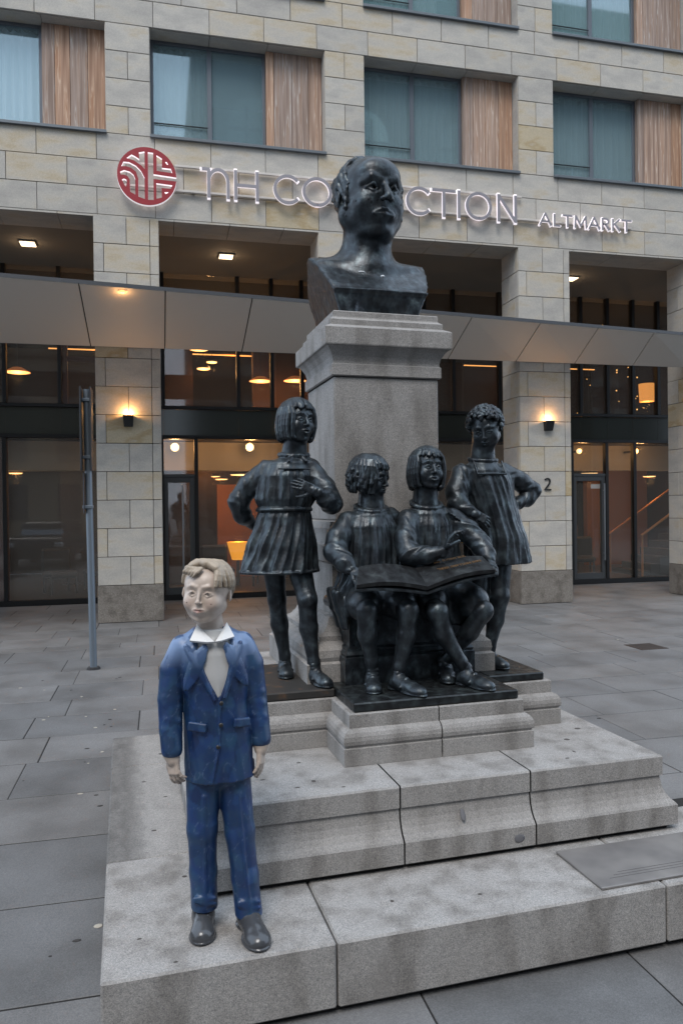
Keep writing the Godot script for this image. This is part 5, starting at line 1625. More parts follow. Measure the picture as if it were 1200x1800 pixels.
	# lounge chairs and tables seen dimly through the glass
	for q in [[-2.0, -16.6, 0.4, "in the leftmost bay, left of the sign post"], [-1.2, -17.0, -0.5, "right behind the sign post"], [1.2, -16.4, 0.2, "beside the left glass door"], [2.3, -16.8, -0.3, "right of the amber floor lamp"], [3.2, -16.5, 0.5, "hidden behind the left standing child"], [9.9, -16.5, -0.4, "beside the right glass door"]]:
		var ch := thing("lounge_chair", "dark lounge chair in the dim lobby, " + q[3], "chair", Transform3D(Basis(Vector3.UP, q[2]), Vector3(q[0], 0, q[1])), "lounge chairs in the lobby")
		var cm := plain(c8(46, 40, 36), 0.8)
		obj("seat", boxm(Vector3(-0.3, 0.32, -0.3), Vector3(0.3, 0.46, 0.3), 0.05), cm, ch)
		obj("backrest", boxm(Vector3(-0.3, 0.4, -0.36), Vector3(0.3, 0.92, -0.24), 0.05), cm, ch)
		for lx in [-0.25, 0.25]:
			for lz in [-0.27, 0.25]: obj("leg", boxm(Vector3(lx - 0.02, 0, lz - 0.02), Vector3(lx + 0.02, 0.33, lz + 0.02)), plain(c8(30, 24, 20), 0.5), ch)
	# stair with two handrails
	var st := obj("stair", boxm(Vector3(11.0, -0.001, -16.9), Vector3(11.25, 0.12, -15.75)), plain(c8(58, 54, 50), 0.6), h)
	for i in 14:
		obj("step", boxm(Vector3(11.26 + i * 0.26, 0.0, -16.9), Vector3(11.515 + i * 0.26, 0.27 + i * 0.17, -15.75), 0.01), plain(c8(58, 54, 50), 0.6), st)
	for z in [-16.95, -15.65]:
		g = Geo.new()
		g.tube(PackedVector3Array([Vector3(10.95, 0.95, z), Vector3(13.4, 2.5, z)]), PackedFloat32Array([0.03, 0.03]), 10)
		g.tube(PackedVector3Array([Vector3(10.98, 0.95, z), Vector3(10.98, 0.0, z)]), PackedFloat32Array([0.025, 0.025]), 10)
		obj("handrail", g.mesh(), plain(c8(176, 120, 62), 0.4, 0.3), st)

# ---------------------------------------------------------------- lamps
func omni(at_: Vector3, col: Color, e: float, size := 0.04, parent: Node3D = self) -> void:
	var l := OmniLight3D.new()
	l.name = "lamp_light"
	l.position = at_
	l.light_color = col
	l.light_energy = e * 0.56
	l.omni_range = 12.0
	l.omni_attenuation = 2.0
	l.light_size = size
	l.shadow_enabled = true
	parent.add_child(l, true)

func build_lamps() -> void:
	var warm := c8(255, 190, 120)
	# wall lamps that shine up the pillars
	var where := [[-0.432, 2.955, "black wall lamp shining up the left sandstone pillar"], [6.515, 2.975, "black wall lamp shining up the right sandstone pillar above the house number"]]
	for q in where:
		var t := thing("wall_lamp", q[2], "wall lamp", at(q[0], q[1], FZ + 0.002), "wall lamps on the pillars")
		var g := Geo.new()
		var lo := [Vector3(-0.065, 0, 0), Vector3(0.065, 0, 0), Vector3(0.065, 0, 0.07), Vector3(-0.065, 0, 0.07)]
		var hi := [Vector3(-0.078, 0.165, 0), Vector3(0.078, 0.165, 0), Vector3(0.078, 0.165, 0.12), Vector3(-0.078, 0.165, 0.12)]
		for i in 4:
			var j := (i + 1) % 4
			g.quad(lo[i], lo[j], hi[j], hi[i], [Vector3(0, 0, -1), Vector3(1, 0, 0), Vector3(0, 0, 1), Vector3(-1, 0, 0)][i])
		g.quad(lo[0], lo[1], lo[2], lo[3], Vector3.DOWN)
		g.quad(hi[0] - Vector3(0, 0.02, 0), hi[1] - Vector3(0, 0.02, 0), hi[2] - Vector3(0, 0.02, 0), hi[3] - Vector3(0, 0.02, 0), Vector3.UP)
		obj("housing", g.mesh(), plain(c8(26, 26, 28), 0.5), t)
		g = Geo.new()
		g.box(Vector3(-0.03, 0.148, 0.03), Vector3(0.03, 0.158, 0.09), 0.003)
		obj("bulb", g.mesh(), glow(c8(255, 196, 130), 2.0), t)
		omni(Vector3(0, 0.19, 0.06), warm, 0.17, 0.02, t)
	# flat square lights in the loggia ceiling
	for q in [[-2.04, "left"], [1.19, "middle"], [7.83, "right"], [4.5, ""]]:
		if q[1] == "": continue
		var t := thing("ceiling_light", "flat lit ceiling light in the %s bay above the canopy" % {"left": "leftmost", "middle": "second", "right": "right-hand"}[q[1]], "ceiling light", at(q[0], 6.119, -13.35), "ceiling lights above the canopy")
		obj("frame", boxm(Vector3(-0.13, -0.025, -0.13), Vector3(0.13, 0, 0.13), 0.004), plain(c8(130, 128, 124), 0.5), t)
		obj("diffuser", boxm(Vector3(-0.115, -0.032, -0.115), Vector3(0.115, -0.024, 0.115)), glow(c8(255, 226, 190), 1.2), t)
		omni(Vector3(0, -0.1, 0), c8(255, 214, 170), 0.07, 0.1, t)
	var dl := thing("canopy_downlight", "small warm spotlight at the canopy's front edge over the left pillar", "spotlight", at(-0.43, 4.555, canopy_front(-0.43) - 0.06))
	var g2 := Geo.new()
	g2.blob(Vector3.ZERO, Vector3(0.05, 0.02, 0.03), 6, 12)
	obj("bulb", g2.mesh(), glow(c8(255, 180, 110), 1.0), dl)
	omni(Vector3(0, -0.06, 0), warm, 0.03, 0.02, dl)
	# round glowing lamps inside
	var globes := [[0.32, 3.0, "left-hand round wall lamp glowing inside above the glass door"], [1.81, 3.01, "second round wall lamp glowing inside, behind the standing child"], [9.27, 2.97, "round spot lamp inside above the right-hand door"], [10.73, 2.98, "rightmost round spot lamp inside, beside the stair"]]
	for i in globes.size():
		var q: Array = globes[i]
		var t := thing("globe_lamp", q[2], "lamp", at(q[0], q[1] - 0.06, -15.5), "round lamps behind the glass")
		var g := Geo.new()
		var r := 0.085 if i < 2 else 0.06
		g.blob(Vector3.ZERO, Vector3(r, r, r), 8, 14)
		obj("bulb", g.mesh(), glow(c8(255, 214, 150), 1.5 if i < 2 else 0.8), t)
		obj("bracket", boxm(Vector3(-0.02, -0.02, -0.45), Vector3(0.02, 0.02, -0.08)), plain(c8(60, 55, 50), 0.5), t)
		omni(Vector3(0, 0, 0.14), warm, 0.5 if i < 2 else 0.25, 0.1, t)
	# flat round lamps hanging in the rooms
	var discs := [[0.85, 5.02, -16.0, 0.21, "largest flat disc lamp hanging just under the canopy edge"], [1.24, 5.14, -18.0, 0.13, "upper of two small disc lamps behind the largest one"], [1.05, 4.98, -18.0, 0.16, "lower of two small disc lamps behind the largest one"],
		[0.44, 2.5, -18.0, 0.17, "disc lamp inside above the left glass door"], [1.44, 2.55, -20.0, 0.12, "tiny disc lamp deep in the lobby between two others"], [1.43, 2.4, -18.0, 0.15, "disc lamp low in the lobby left of the standing child"], [1.8, 2.46, -17.0, 0.26, "long disc lamp beside the shoulder of the standing child"],
		[10.45, 2.48, -17.0, 0.2, "upper of two long disc lamps behind the right-hand door"], [10.46, 2.36, -17.0, 0.22, "lower of two long disc lamps behind the right-hand door"], [12.15, 2.4, -17.0, 0.16, "disc lamp inside beside the stair handrail"], [-2.9, 2.5, -17.0, 0.14, "disc lamp inside at the left edge of the picture"]]
	for q in discs:
		var t := thing("disc_lamp", q[4], "pendant lamp", at(q[0], q[1], q[2]), "flat round lamps behind the glass")
		var g := Geo.new()
		g.lathe(PackedVector2Array([Vector2(0, 0.05), Vector2(q[3] * 0.9, 0.045), Vector2(q[3], 0.0)]), 24)
		obj("shade", g.mesh(), plain(c8(60, 50, 40), 0.5), t)
		g = Geo.new()
		g.lathe(PackedVector2Array([Vector2(q[3] * 0.985, 0.002), Vector2(q[3] * 0.9, -0.015), Vector2(0, -0.018)]), 24)
		obj("diffuser", g.mesh(), glow(c8(255, 205, 140), 0.7), t)
		g = Geo.new()
		g.tube(PackedVector3Array([Vector3(0, 0.05, 0), Vector3(0, 0.56, 0)]), PackedFloat32Array([0.006, 0.006]), 6)
		obj("cable", g.mesh(), plain(c8(30, 28, 26), 0.6), t)
		omni(Vector3(0, -0.12, 0), warm, 0.3, 0.12, t)
	var tiny := glow(c8(255, 210, 150), 0.9)
	for q in [[-2.2, -18.0, "at the far left edge of the picture"], [-1.3, -20.0, "behind the sign post"], [0.6, -20.5, "above the left glass door"], [2.0, -20.0, "beside the head of the left standing child"], [3.1, -18.5, "just left of the pedestal shaft"], [4.2, -20.0, "hidden close behind the pedestal shaft"], [9.0, -20.0, "above the right glass door"], [9.9, -19.0, "right of the right glass door"], [11.0, -20.5, "over the foot of the stair"], [12.4, -18.2, "at the far right, over the stair"]]:
		for y in [3.06, 6.09]:
			var t := thing("spot_lamp", "tiny ceiling spot glowing %s %s" % ["upstairs" if y > 4.0 else "downstairs", q[2]], "spotlight", at(q[0] + 0.2 * (y - 3.0), y, q[1]), "tiny ceiling spots behind the glass")
			var g := Geo.new()
			g.lathe(PackedVector2Array([Vector2(0.07, 0.01), Vector2(0.065, -0.012), Vector2(0, -0.016)]), 14)
			obj("diffuser", g.mesh(), tiny, t)
	for q in [[-2.6, 0.0, 5.7, -19.9, "long warm light strip under the upper ceiling at left"], [0.3, 3.3, 5.5, -19.0, "long warm light strip upstairs behind the pedestal"], [8.6, 12.8, 5.75, -20.5, "long warm light strip upstairs at right"], [8.7, 11.4, 2.9, -21.6, "warm light strip along the lobby's back wall at right"], [-0.4, 2.8, 2.88, -21.6, "warm light strip along the lobby's back wall at left"]]:
		var t := thing("light_strip", q[4], "strip light", at((q[0] + q[1]) / 2, q[2], q[3]))
		var hw: float = (q[1] - q[0]) / 2
		obj("profile", boxm(Vector3(-hw, 0.021, -0.03), Vector3(hw, 0.05, 0.03)), plain(c8(60, 50, 40), 0.6), t)
		obj("diffuser", boxm(Vector3(-hw, 0.0, -0.025), Vector3(hw, 0.02, 0.025)), glow(c8(255, 176, 96), 0.7), t)
		omni(Vector3(0, -0.15, 0.1), c8(255, 176, 96), 0.5, 0.3, t)
	# shallow dishes lit from within
	for q in [[2.25, 4.55, "left copper dish lamp glowing upstairs beside the pedestal"], [3.03, 4.58, "right copper dish lamp glowing upstairs beside the pedestal"], [-2.84, 4.6, "copper dish lamp upstairs at the left edge of the picture"]]:
		var t := thing("dish_lamp", q[2], "pendant lamp", at(q[0], q[1], -17.0), "copper dish lamps upstairs")
		var g := Geo.new()
		g.lathe(PackedVector2Array([Vector2(0, 0.12), Vector2(0.1, 0.1), Vector2(0.24, 0.02), Vector2(0.26, 0.0)]), 24)
		obj("shade", g.mesh(), glow(c8(200, 120, 62), 0.15), t)
		g = Geo.new()
		g.lathe(PackedVector2Array([Vector2(0.25, 0.0), Vector2(0.1, -0.01), Vector2(0, -0.012)]), 24)
		obj("diffuser", g.mesh(), glow(c8(255, 190, 120), 0.7), t)
		g = Geo.new()
		g.tube(PackedVector3Array([Vector3(0, 0.12, 0), Vector3(0, 1.5, 0)]), PackedFloat32Array([0.006, 0.006]), 6)
		obj("cable", g.mesh(), plain(c8(30, 28, 26), 0.6), t)
		omni(Vector3(0, -0.1, 0), warm, 0.35, 0.12, t)
	# lantern and floor lamp
	var ln := thing("lantern_lamp", "amber pleated lantern hanging upstairs at the right", "pendant lamp", at(12.1, 4.3, -17.0))
	var g := Geo.new()
	g.lathe(PackedVector2Array([Vector2(0, 0.0), Vector2(0.18, 0.0), Vector2(0.2, 0.45), Vector2(0, 0.46)]), 16)
	obj("shade", g.mesh(), glow(c8(240, 160, 80), 0.4), ln)
	omni(Vector3(0, -0.15, 0), warm, 0.3, 0.1, ln)
	ln = thing("floor_lamp", "amber floor lamp with a tapering shade behind the standing child", "floor lamp", at(1.69, 0.0, -17.0))
	g = Geo.new()
	g.lathe(PackedVector2Array([Vector2(0, 0.56), Vector2(0.13, 0.56), Vector2(0.24, 0.96), Vector2(0, 0.965)]), 20)
	obj("shade", g.mesh(), glow(c8(250, 165, 50), 0.4), ln)
	g = Geo.new()
	g.tube(PackedVector3Array([Vector3(0, 0, 0), Vector3(0, 0.56, 0)]), PackedFloat32Array([0.05, 0.03]), 10)
	obj("stem", g.mesh(), plain(c8(50, 40, 30), 0.5), ln)
	omni(Vector3(0.0, 1.05, 0.1), c8(255, 170, 80), 0.3, 0.1, ln)
	# strings of tiny lights behind the right-hand glass
	var fs := thing("fairy_lights", "strings of tiny warm lights hanging behind the right-hand upper glass", "string lights", at(10.3, 3.6, -16.0))
	var bulbs := Geo.new()
	for s in 9:
		var x := -1.6 + s * 0.36 + rng.randf_range(-0.1, 0.1)
		var z := rng.randf_range(-0.8, 0.3)
		g = Geo.new()
		g.tube(PackedVector3Array([Vector3(x, 0.1, z), Vector3(x, 2.5, z)]), PackedFloat32Array([0.002, 0.002]), 4, false)
		obj("wire", g.mesh(), plain(c8(60, 52, 44), 0.6), fs)
		for i in 7:
			g = Geo.new()
			g.blob(Vector3(x + rng.randf_range(-0.05, 0.05), rng.randf_range(0.05, 2.4), z), Vector3.ONE * rng.randf_range(0.010, 0.02), 4, 6)
			obj("bulb", g.mesh(), mats.fairy, fs)
	omni(Vector3(0, 1.2, 0.2), warm, 0.15, 0.3, fs)

# ---------------------------------------------------------------- signs
func stroke(g: Geo, lines: Array, w: float, z0: float, z1: float, grow := 0.0) -> void:
	var polys: Array[PackedVector2Array] = []
	for l in lines:
		for p in Geometry2D.offset_polyline(l, w / 2 + grow, Geometry2D.JOIN_MITER, Geometry2D.END_SQUARE if grow > 0 else Geometry2D.END_BUTT):
			if not Geometry2D.is_polygon_clockwise(p): polys.append(p)
	var again := true
	while again and polys.size() > 1:
		again = false
		for i in polys.size():
			for j in range(i + 1, polys.size()):
				var u := Geometry2D.merge_polygons(polys[i], polys[j])
				if u.size() == 1:
					polys[i] = u[0]
					polys.remove_at(j)
					again = true
					break
			if again: break
	for p in polys: g.extrude(p, z0, z1)

func arc(c: Vector2, r: Vector2, a0: float, a1: float, n := 20) -> PackedVector2Array:
	var p := PackedVector2Array()
	for i in n + 1:
		var a := deg_to_rad(lerpf(a0, a1, i / float(n)))
		p.append(c + Vector2(cos(a) * r.x, sin(a) * r.y))
	return p

func pl(list: Array) -> PackedVector2Array:
	var p := PackedVector2Array()
	for q in list: p.append(Vector2(q[0], q[1]))
	return p

func glyph(ch: String) -> Array:      # strokes in a box one high, returned with the width
	match ch:
		"n": return [0.93, [pl([[0.0, 0.95], [0.26, 0.95]]), pl([[0.22, 0.95], [0.22, 0.0]]), arc(Vector2(0.53, 0.56), Vector2(0.31, 0.4), 180, 0), pl([[0.84, 0.58], [0.84, 0.0]])]]
		"H": return [0.8, [pl([[0.05, 0], [0.05, 1]]), pl([[0.75, 0], [0.75, 1]]), pl([[0.05, 0.5], [0.75, 0.5]])]]
		"C": return [0.9, [arc(Vector2(0.5, 0.5), Vector2(0.45, 0.46), 42, 318, 28)]]
		"O": return [1.05, [arc(Vector2(0.52, 0.5), Vector2(0.47, 0.46), 90, 271, 24), arc(Vector2(0.52, 0.5), Vector2(0.47, 0.46), 269, 451, 24)]]
		"L": return [0.6, [pl([[0.05, 1], [0.05, 0.045], [0.55, 0.045]])]]
		"E": return [0.6, [pl([[0.55, 0.955], [0.05, 0.955], [0.05, 0.045], [0.55, 0.045]]), pl([[0.05, 0.5], [0.5, 0.5]])]]
		"T": return [0.8, [pl([[0.0, 0.955], [0.8, 0.955]]), pl([[0.4, 0.95], [0.4, 0.0]])]]
		"I": return [0.1, [pl([[0.05, 0], [0.05, 1]])]]
		"N": return [0.8, [pl([[0.05, 0], [0.05, 1]]), pl([[0.05, 0.97], [0.75, 0.03]]), pl([[0.75, 0], [0.75, 1]])]]
		"A": return [0.9, [pl([[0.02, 0], [0.45, 0.98], [0.88, 0]]), pl([[0.2, 0.33], [0.7, 0.33]])]]
		"M": return [1.0, [pl([[0.05, 0], [0.1, 0.98], [0.5, 0.2], [0.9, 0.98], [0.95, 0]])]]
		"R": return [0.7, [pl([[0.05, 0], [0.05, 1]]), pl([[0.05, 0.955], [0.35, 0.955]]), arc(Vector2(0.35, 0.73), Vector2(0.24, 0.225), 90, -90, 12), pl([[0.36, 0.5], [0.05, 0.5]]), pl([[0.3, 0.5], [0.66, 0.0]])]]
		"K": return [0.7, [pl([[0.05, 0], [0.05, 1]]), pl([[0.62, 1], [0.08, 0.48]]), pl([[0.22, 0.58], [0.66, 0]])]]
	return [0.5, []]

func build_signs() -> void:
	var face := plain(c8(150, 146, 152), 0.45, 0.35)
	var lit := glow(c8(255, 246, 250), 0.25)
	var railm := plain(c8(196, 190, 184), 0.5, 0.1)
	var t := thing("hotel_sign", "long row of grey edge-lit letters reading nH COLLECTION ALTMARKT on two rails", "sign", at(0, 6.47, FZ + 0.1))
	for q in [[0.3, 6.05, 0.445], [0.3, 8.15, 0.07]]:
		obj("rail", boxm(Vector3(q[0], q[2], -0.075), Vector3(q[1], q[2] + 0.035, -0.035), 0.004), railm, t)
	for x in [0.55, 2.5, 4.4, 5.95, 7.2, 8.1]:
		obj("bracket", boxm(Vector3(x, 0.075, -0.1), Vector3(x + 0.04, 0.1, -0.075)), railm, t)
	var big := [["n", 0.70, 1.14], ["H", 1.19, 1.57], ["C", 1.80, 2.21], ["O", 2.26, 2.74], ["L", 2.85, 3.10], ["L", 3.22, 3.47], ["E", 3.58, 3.86], ["C", 3.97, 4.39], ["T", 4.42, 4.83], ["I", 4.865, 4.915], ["O", 5.01, 5.48], ["N", 5.58, 5.93]]
	var small := [["A", 6.35, 6.57], ["L", 6.62, 6.75], ["T", 6.79, 6.97], ["M", 7.01, 7.25], ["A", 7.28, 7.5], ["R", 7.54, 7.69], ["K", 7.74, 7.9], ["T", 7.92, 8.12]]
	for set in 2:
		for q in [big, small][set]:
			var gl := glyph(q[0])
			var hgt: float = 0.455 if set == 0 else 0.205
			var sc := Vector2((q[2] - q[1]) / gl[0], hgt)
			var lines := []
			for l in gl[1]:
				var m := PackedVector2Array()
				for p in l: m.append(Vector2(q[1] + p.x * sc.x, p.y * sc.y))
				lines.append(m)
			var w := 0.048 if set == 0 else 0.03
			var gb := Geo.new()
			stroke(gb, lines, w, -0.03, 0.006, 0.0015)
			var gfm := Geo.new()
			stroke(gfm, lines, w, 0.007, 0.016)
			var o := obj("letter", gfm.mesh(), face, t)
			obj("light_edge", gb.mesh(), lit, o)
	for x in [1.2, 2.6, 4.2, 5.5, 7.2]: omni(Vector3(x, 0.23, -0.05), c8(255, 244, 246), 0.002, 0.05, t)

	var lg := thing("round_logo", "round red openwork hotel emblem with lit edges left of the letters", "sign", at(-0.112, 6.705, FZ + 0.1))
	var cuts := [
		[[605, 160], [690, 165], [690, 520], [1075, 545], [1070, 615], [690, 605], [690, 955], [600, 960]],
		[[460, 178], [550, 155], [550, 455], [500, 400], [380, 325], [255, 295], [340, 225], [400, 250], [465, 290]],
		[[172, 440], [210, 355], [300, 355], [410, 405], [490, 485], [545, 590], [545, 950], [445, 920], [445, 620], [410, 510], [330, 450], [250, 432]],
		[[155, 525], [220, 492], [310, 512], [370, 560], [395, 625], [395, 890], [315, 850], [308, 650], [275, 595], [220, 575], [165, 575]],
		[[180, 655], [215, 635], [252, 650], [262, 690], [248, 775], [228, 755]],
		[[745, 200], [830, 245], [830, 400], [975, 405], [1000, 480], [745, 465]],
		[[880, 302], [905, 295], [935, 343], [908, 350]],
		[[735, 665], [1000, 680], [972, 742], [820, 745], [820, 905], [735, 930]],
		[[865, 805], [940, 800], [882, 850]]]
	for pass_ in 2:
		var c := CSGCombiner3D.new()
		c.name = "emblem" if pass_ == 0 else "light_edge"
		var d := CSGCylinder3D.new()
		d.radius = 0.432 if pass_ == 0 else 0.434
		d.height = 0.012 if pass_ == 0 else 0.05
		d.sides = 64
		d.rotation.x = PI / 2
		d.position.z = 0.03 if pass_ == 0 else -0.0015
		d.name = "disc"
		c.add_child(d)
		for q in cuts:
			var pg := CSGPolygon3D.new()
			var pts := PackedVector2Array()
			for p in q: pts.append(Vector2((p[0] - 585) / 480.0, (565 - p[1]) / 480.0) * 0.432)
			pg.polygon = pts
			pg.depth = 0.2
			pg.position.z = 0.1
			pg.operation = CSGShape3D.OPERATION_SUBTRACTION
			pg.name = "opening"
			c.add_child(pg, true)
		c.material_override = plain(c8(150, 36, 46), 0.45) if pass_ == 0 else lit
		lg.add_child(c)
	for y in [-0.14, 0.2]: obj("rail", boxm(Vector3(-0.33, y, -0.075), Vector3(0.33, y + 0.03, -0.03), 0.004), railm, lg)
	omni(Vector3(0, 0, -0.04), c8(255, 240, 244), 0.002, 0.05, lg)

	var tm := TextMesh.new()
	tm.text = "2"
	var sf := SystemFont.new()
	sf.font_names = PackedStringArray(["Droid Sans"])
	tm.font = sf
	tm.font_size = 32
	tm.pixel_size = 0.0088
	tm.depth = 0.02
	var nr := obj("house_number", tm, plain(c8(24, 24, 26), 0.5), self, at(6.515, 2.05, FZ + 0.012))
	tag(nr, "black number 2 on the right pillar under its wall lamp", "house number")


# ---------------------------------------------------------------- what the glass mirrors: the far side of the square
func build_opposite() -> void:
	var rg := Geo.new()
	rg.box(Vector3(-120, -0.1, 2.6), Vector3(120, -0.012, 13.0))
	var road := obj("road", rg.mesh(), tri_mat(noise_tex(0.3, FastNoiseLite.TYPE_VALUE, [[0.0, c8(48, 49, 51)], [1.0, c8(80, 80, 82)]], 256, 91, 2), 0.8, 0.8), self)
	tag(road, "asphalt road crossing the square behind the camera", "road", "", "structure")
	var stone := plain(c8(118, 108, 92), 0.9)
	var darkp := plain(c8(30, 30, 32), 0.2)
	var copper := plain(c8(92, 130, 116), 0.7)
	var a := thing("opposite_building", "plain stone building with rows of windows on the far side of the square", "building", at(-13.0, 0, 16.0))
	obj("wall", boxm(Vector3(-22, 0, 0), Vector3(13.0, 17.0, 8)), stone, a)
	obj("roof", boxm(Vector3(-22, 17.0, -0.4), Vector3(13.2, 18.0, 8)), plain(c8(84, 60, 52), 0.9), a)
	for r in 5:
		for k in 12:
			obj("window", boxm(Vector3(-20.5 + k * 2.8, 1.2 + r * 3.2, -0.06), Vector3(-19.3 + k * 2.8, 3.2 + r * 3.2, 0.02)), darkp, a)
		obj("cornice", boxm(Vector3(-22, 3.9 + r * 3.2, -0.18), Vector3(13.0, 4.05 + r * 3.2, 0.0)), plain(c8(96, 86, 72), 0.9), a)
	var b := thing("opposite_church", "tall church with arched windows and green copper cornices on the far side of the square", "church", at(2.0, 0, 18.0))
	obj("wall", boxm(Vector3(0, 0, 0), Vector3(34, 27, 12)), plain(c8(58, 58, 56), 0.9), b)
	obj("cornice", boxm(Vector3(-0.3, 19.4, -0.5), Vector3(34, 20.2, 0)), copper, b)
	obj("roof", boxm(Vector3(1.0, 27.0, 0.5), Vector3(34, 33.0, 12)), copper, b)
	for k in 5:
		for r in 2:
			var g := Geo.new()
			var p := PackedVector2Array([Vector2(-1.5, 0), Vector2(1.5, 0)])
			p.append_array(arc(Vector2(0, 4.5), Vector2(1.5, 1.6), 0, 180, 12))
			g.extrude(p, -0.1, 0.1)
			var w := obj("window", g.mesh(), plain(c8(150, 166, 158) if k == 1 and r == 1 else c8(70, 80, 78), 0.4), b, at(3.5 + 6.2 * k, 4.5 + 14.0 * r, -0.05))
			for i in 4: obj("glazing_bar", boxm(Vector3(-1.5, 0.9 + 1.1 * i, -0.16), Vector3(1.5, 1.02 + 1.1 * i, -0.101)), darkp, w)
			for i in 2: obj("glazing_bar", boxm(Vector3(-0.56 + i, 0.0, -0.17), Vector3(-0.44 + i, 5.6, -0.102)), darkp, w)
	# a dark parked car, outside the frame, mirrored in the left pane
	var c := thing("parked_car", "dark parked car seen only as a reflection in the left pane", "car", Transform3D(Basis(Vector3.UP, 0.08), Vector3(-3.5, 0, -6.0)))
	var paint := plain(c8(20, 24, 30), 0.15, 0.3)
	var body := Clay.new()
	body.block(Vector3(0, 0.62, 2.2), Vector3(0.9, 0.32, 2.15), 0.2)
	body.block(Vector3(0, 1.08, 2.5), Vector3(0.68, 0.3, 1.35), 0.22, Basis(), 0.15)
	body.cell = 0.03
	body.build()
	obj("body", clay_mesh([body]), paint, c)
	var g := Geo.new()
	g.quad(Vector3(-0.62, 0.98, 1.02), Vector3(0.62, 0.98, 1.02), Vector3(0.55, 1.32, 1.3), Vector3(-0.55, 1.32, 1.3), Vector3(0, 0.5, -1))
	obj("windscreen", g.mesh(), plain(c8(110, 120, 130), 0.05, 0.6), c)
	for s in [-1.0, 1.0]:
		obj("headlight", boxm(Vector3(s * 0.68 - 0.13, 0.66, 0.03), Vector3(s * 0.68 + 0.13, 0.78, 0.16), 0.02), plain(c8(190, 195, 200), 0.1, 0.3), c)
		for z in [0.85, 3.55]:
			g = Geo.new()
			g.tube(PackedVector3Array([Vector3(s * 0.72, 0.33, z), Vector3(s * 0.92, 0.33, z)]), PackedFloat32Array([0.33, 0.33]), 20)
			obj("wheel", g.mesh(), plain(c8(24, 24, 24), 0.7), c)


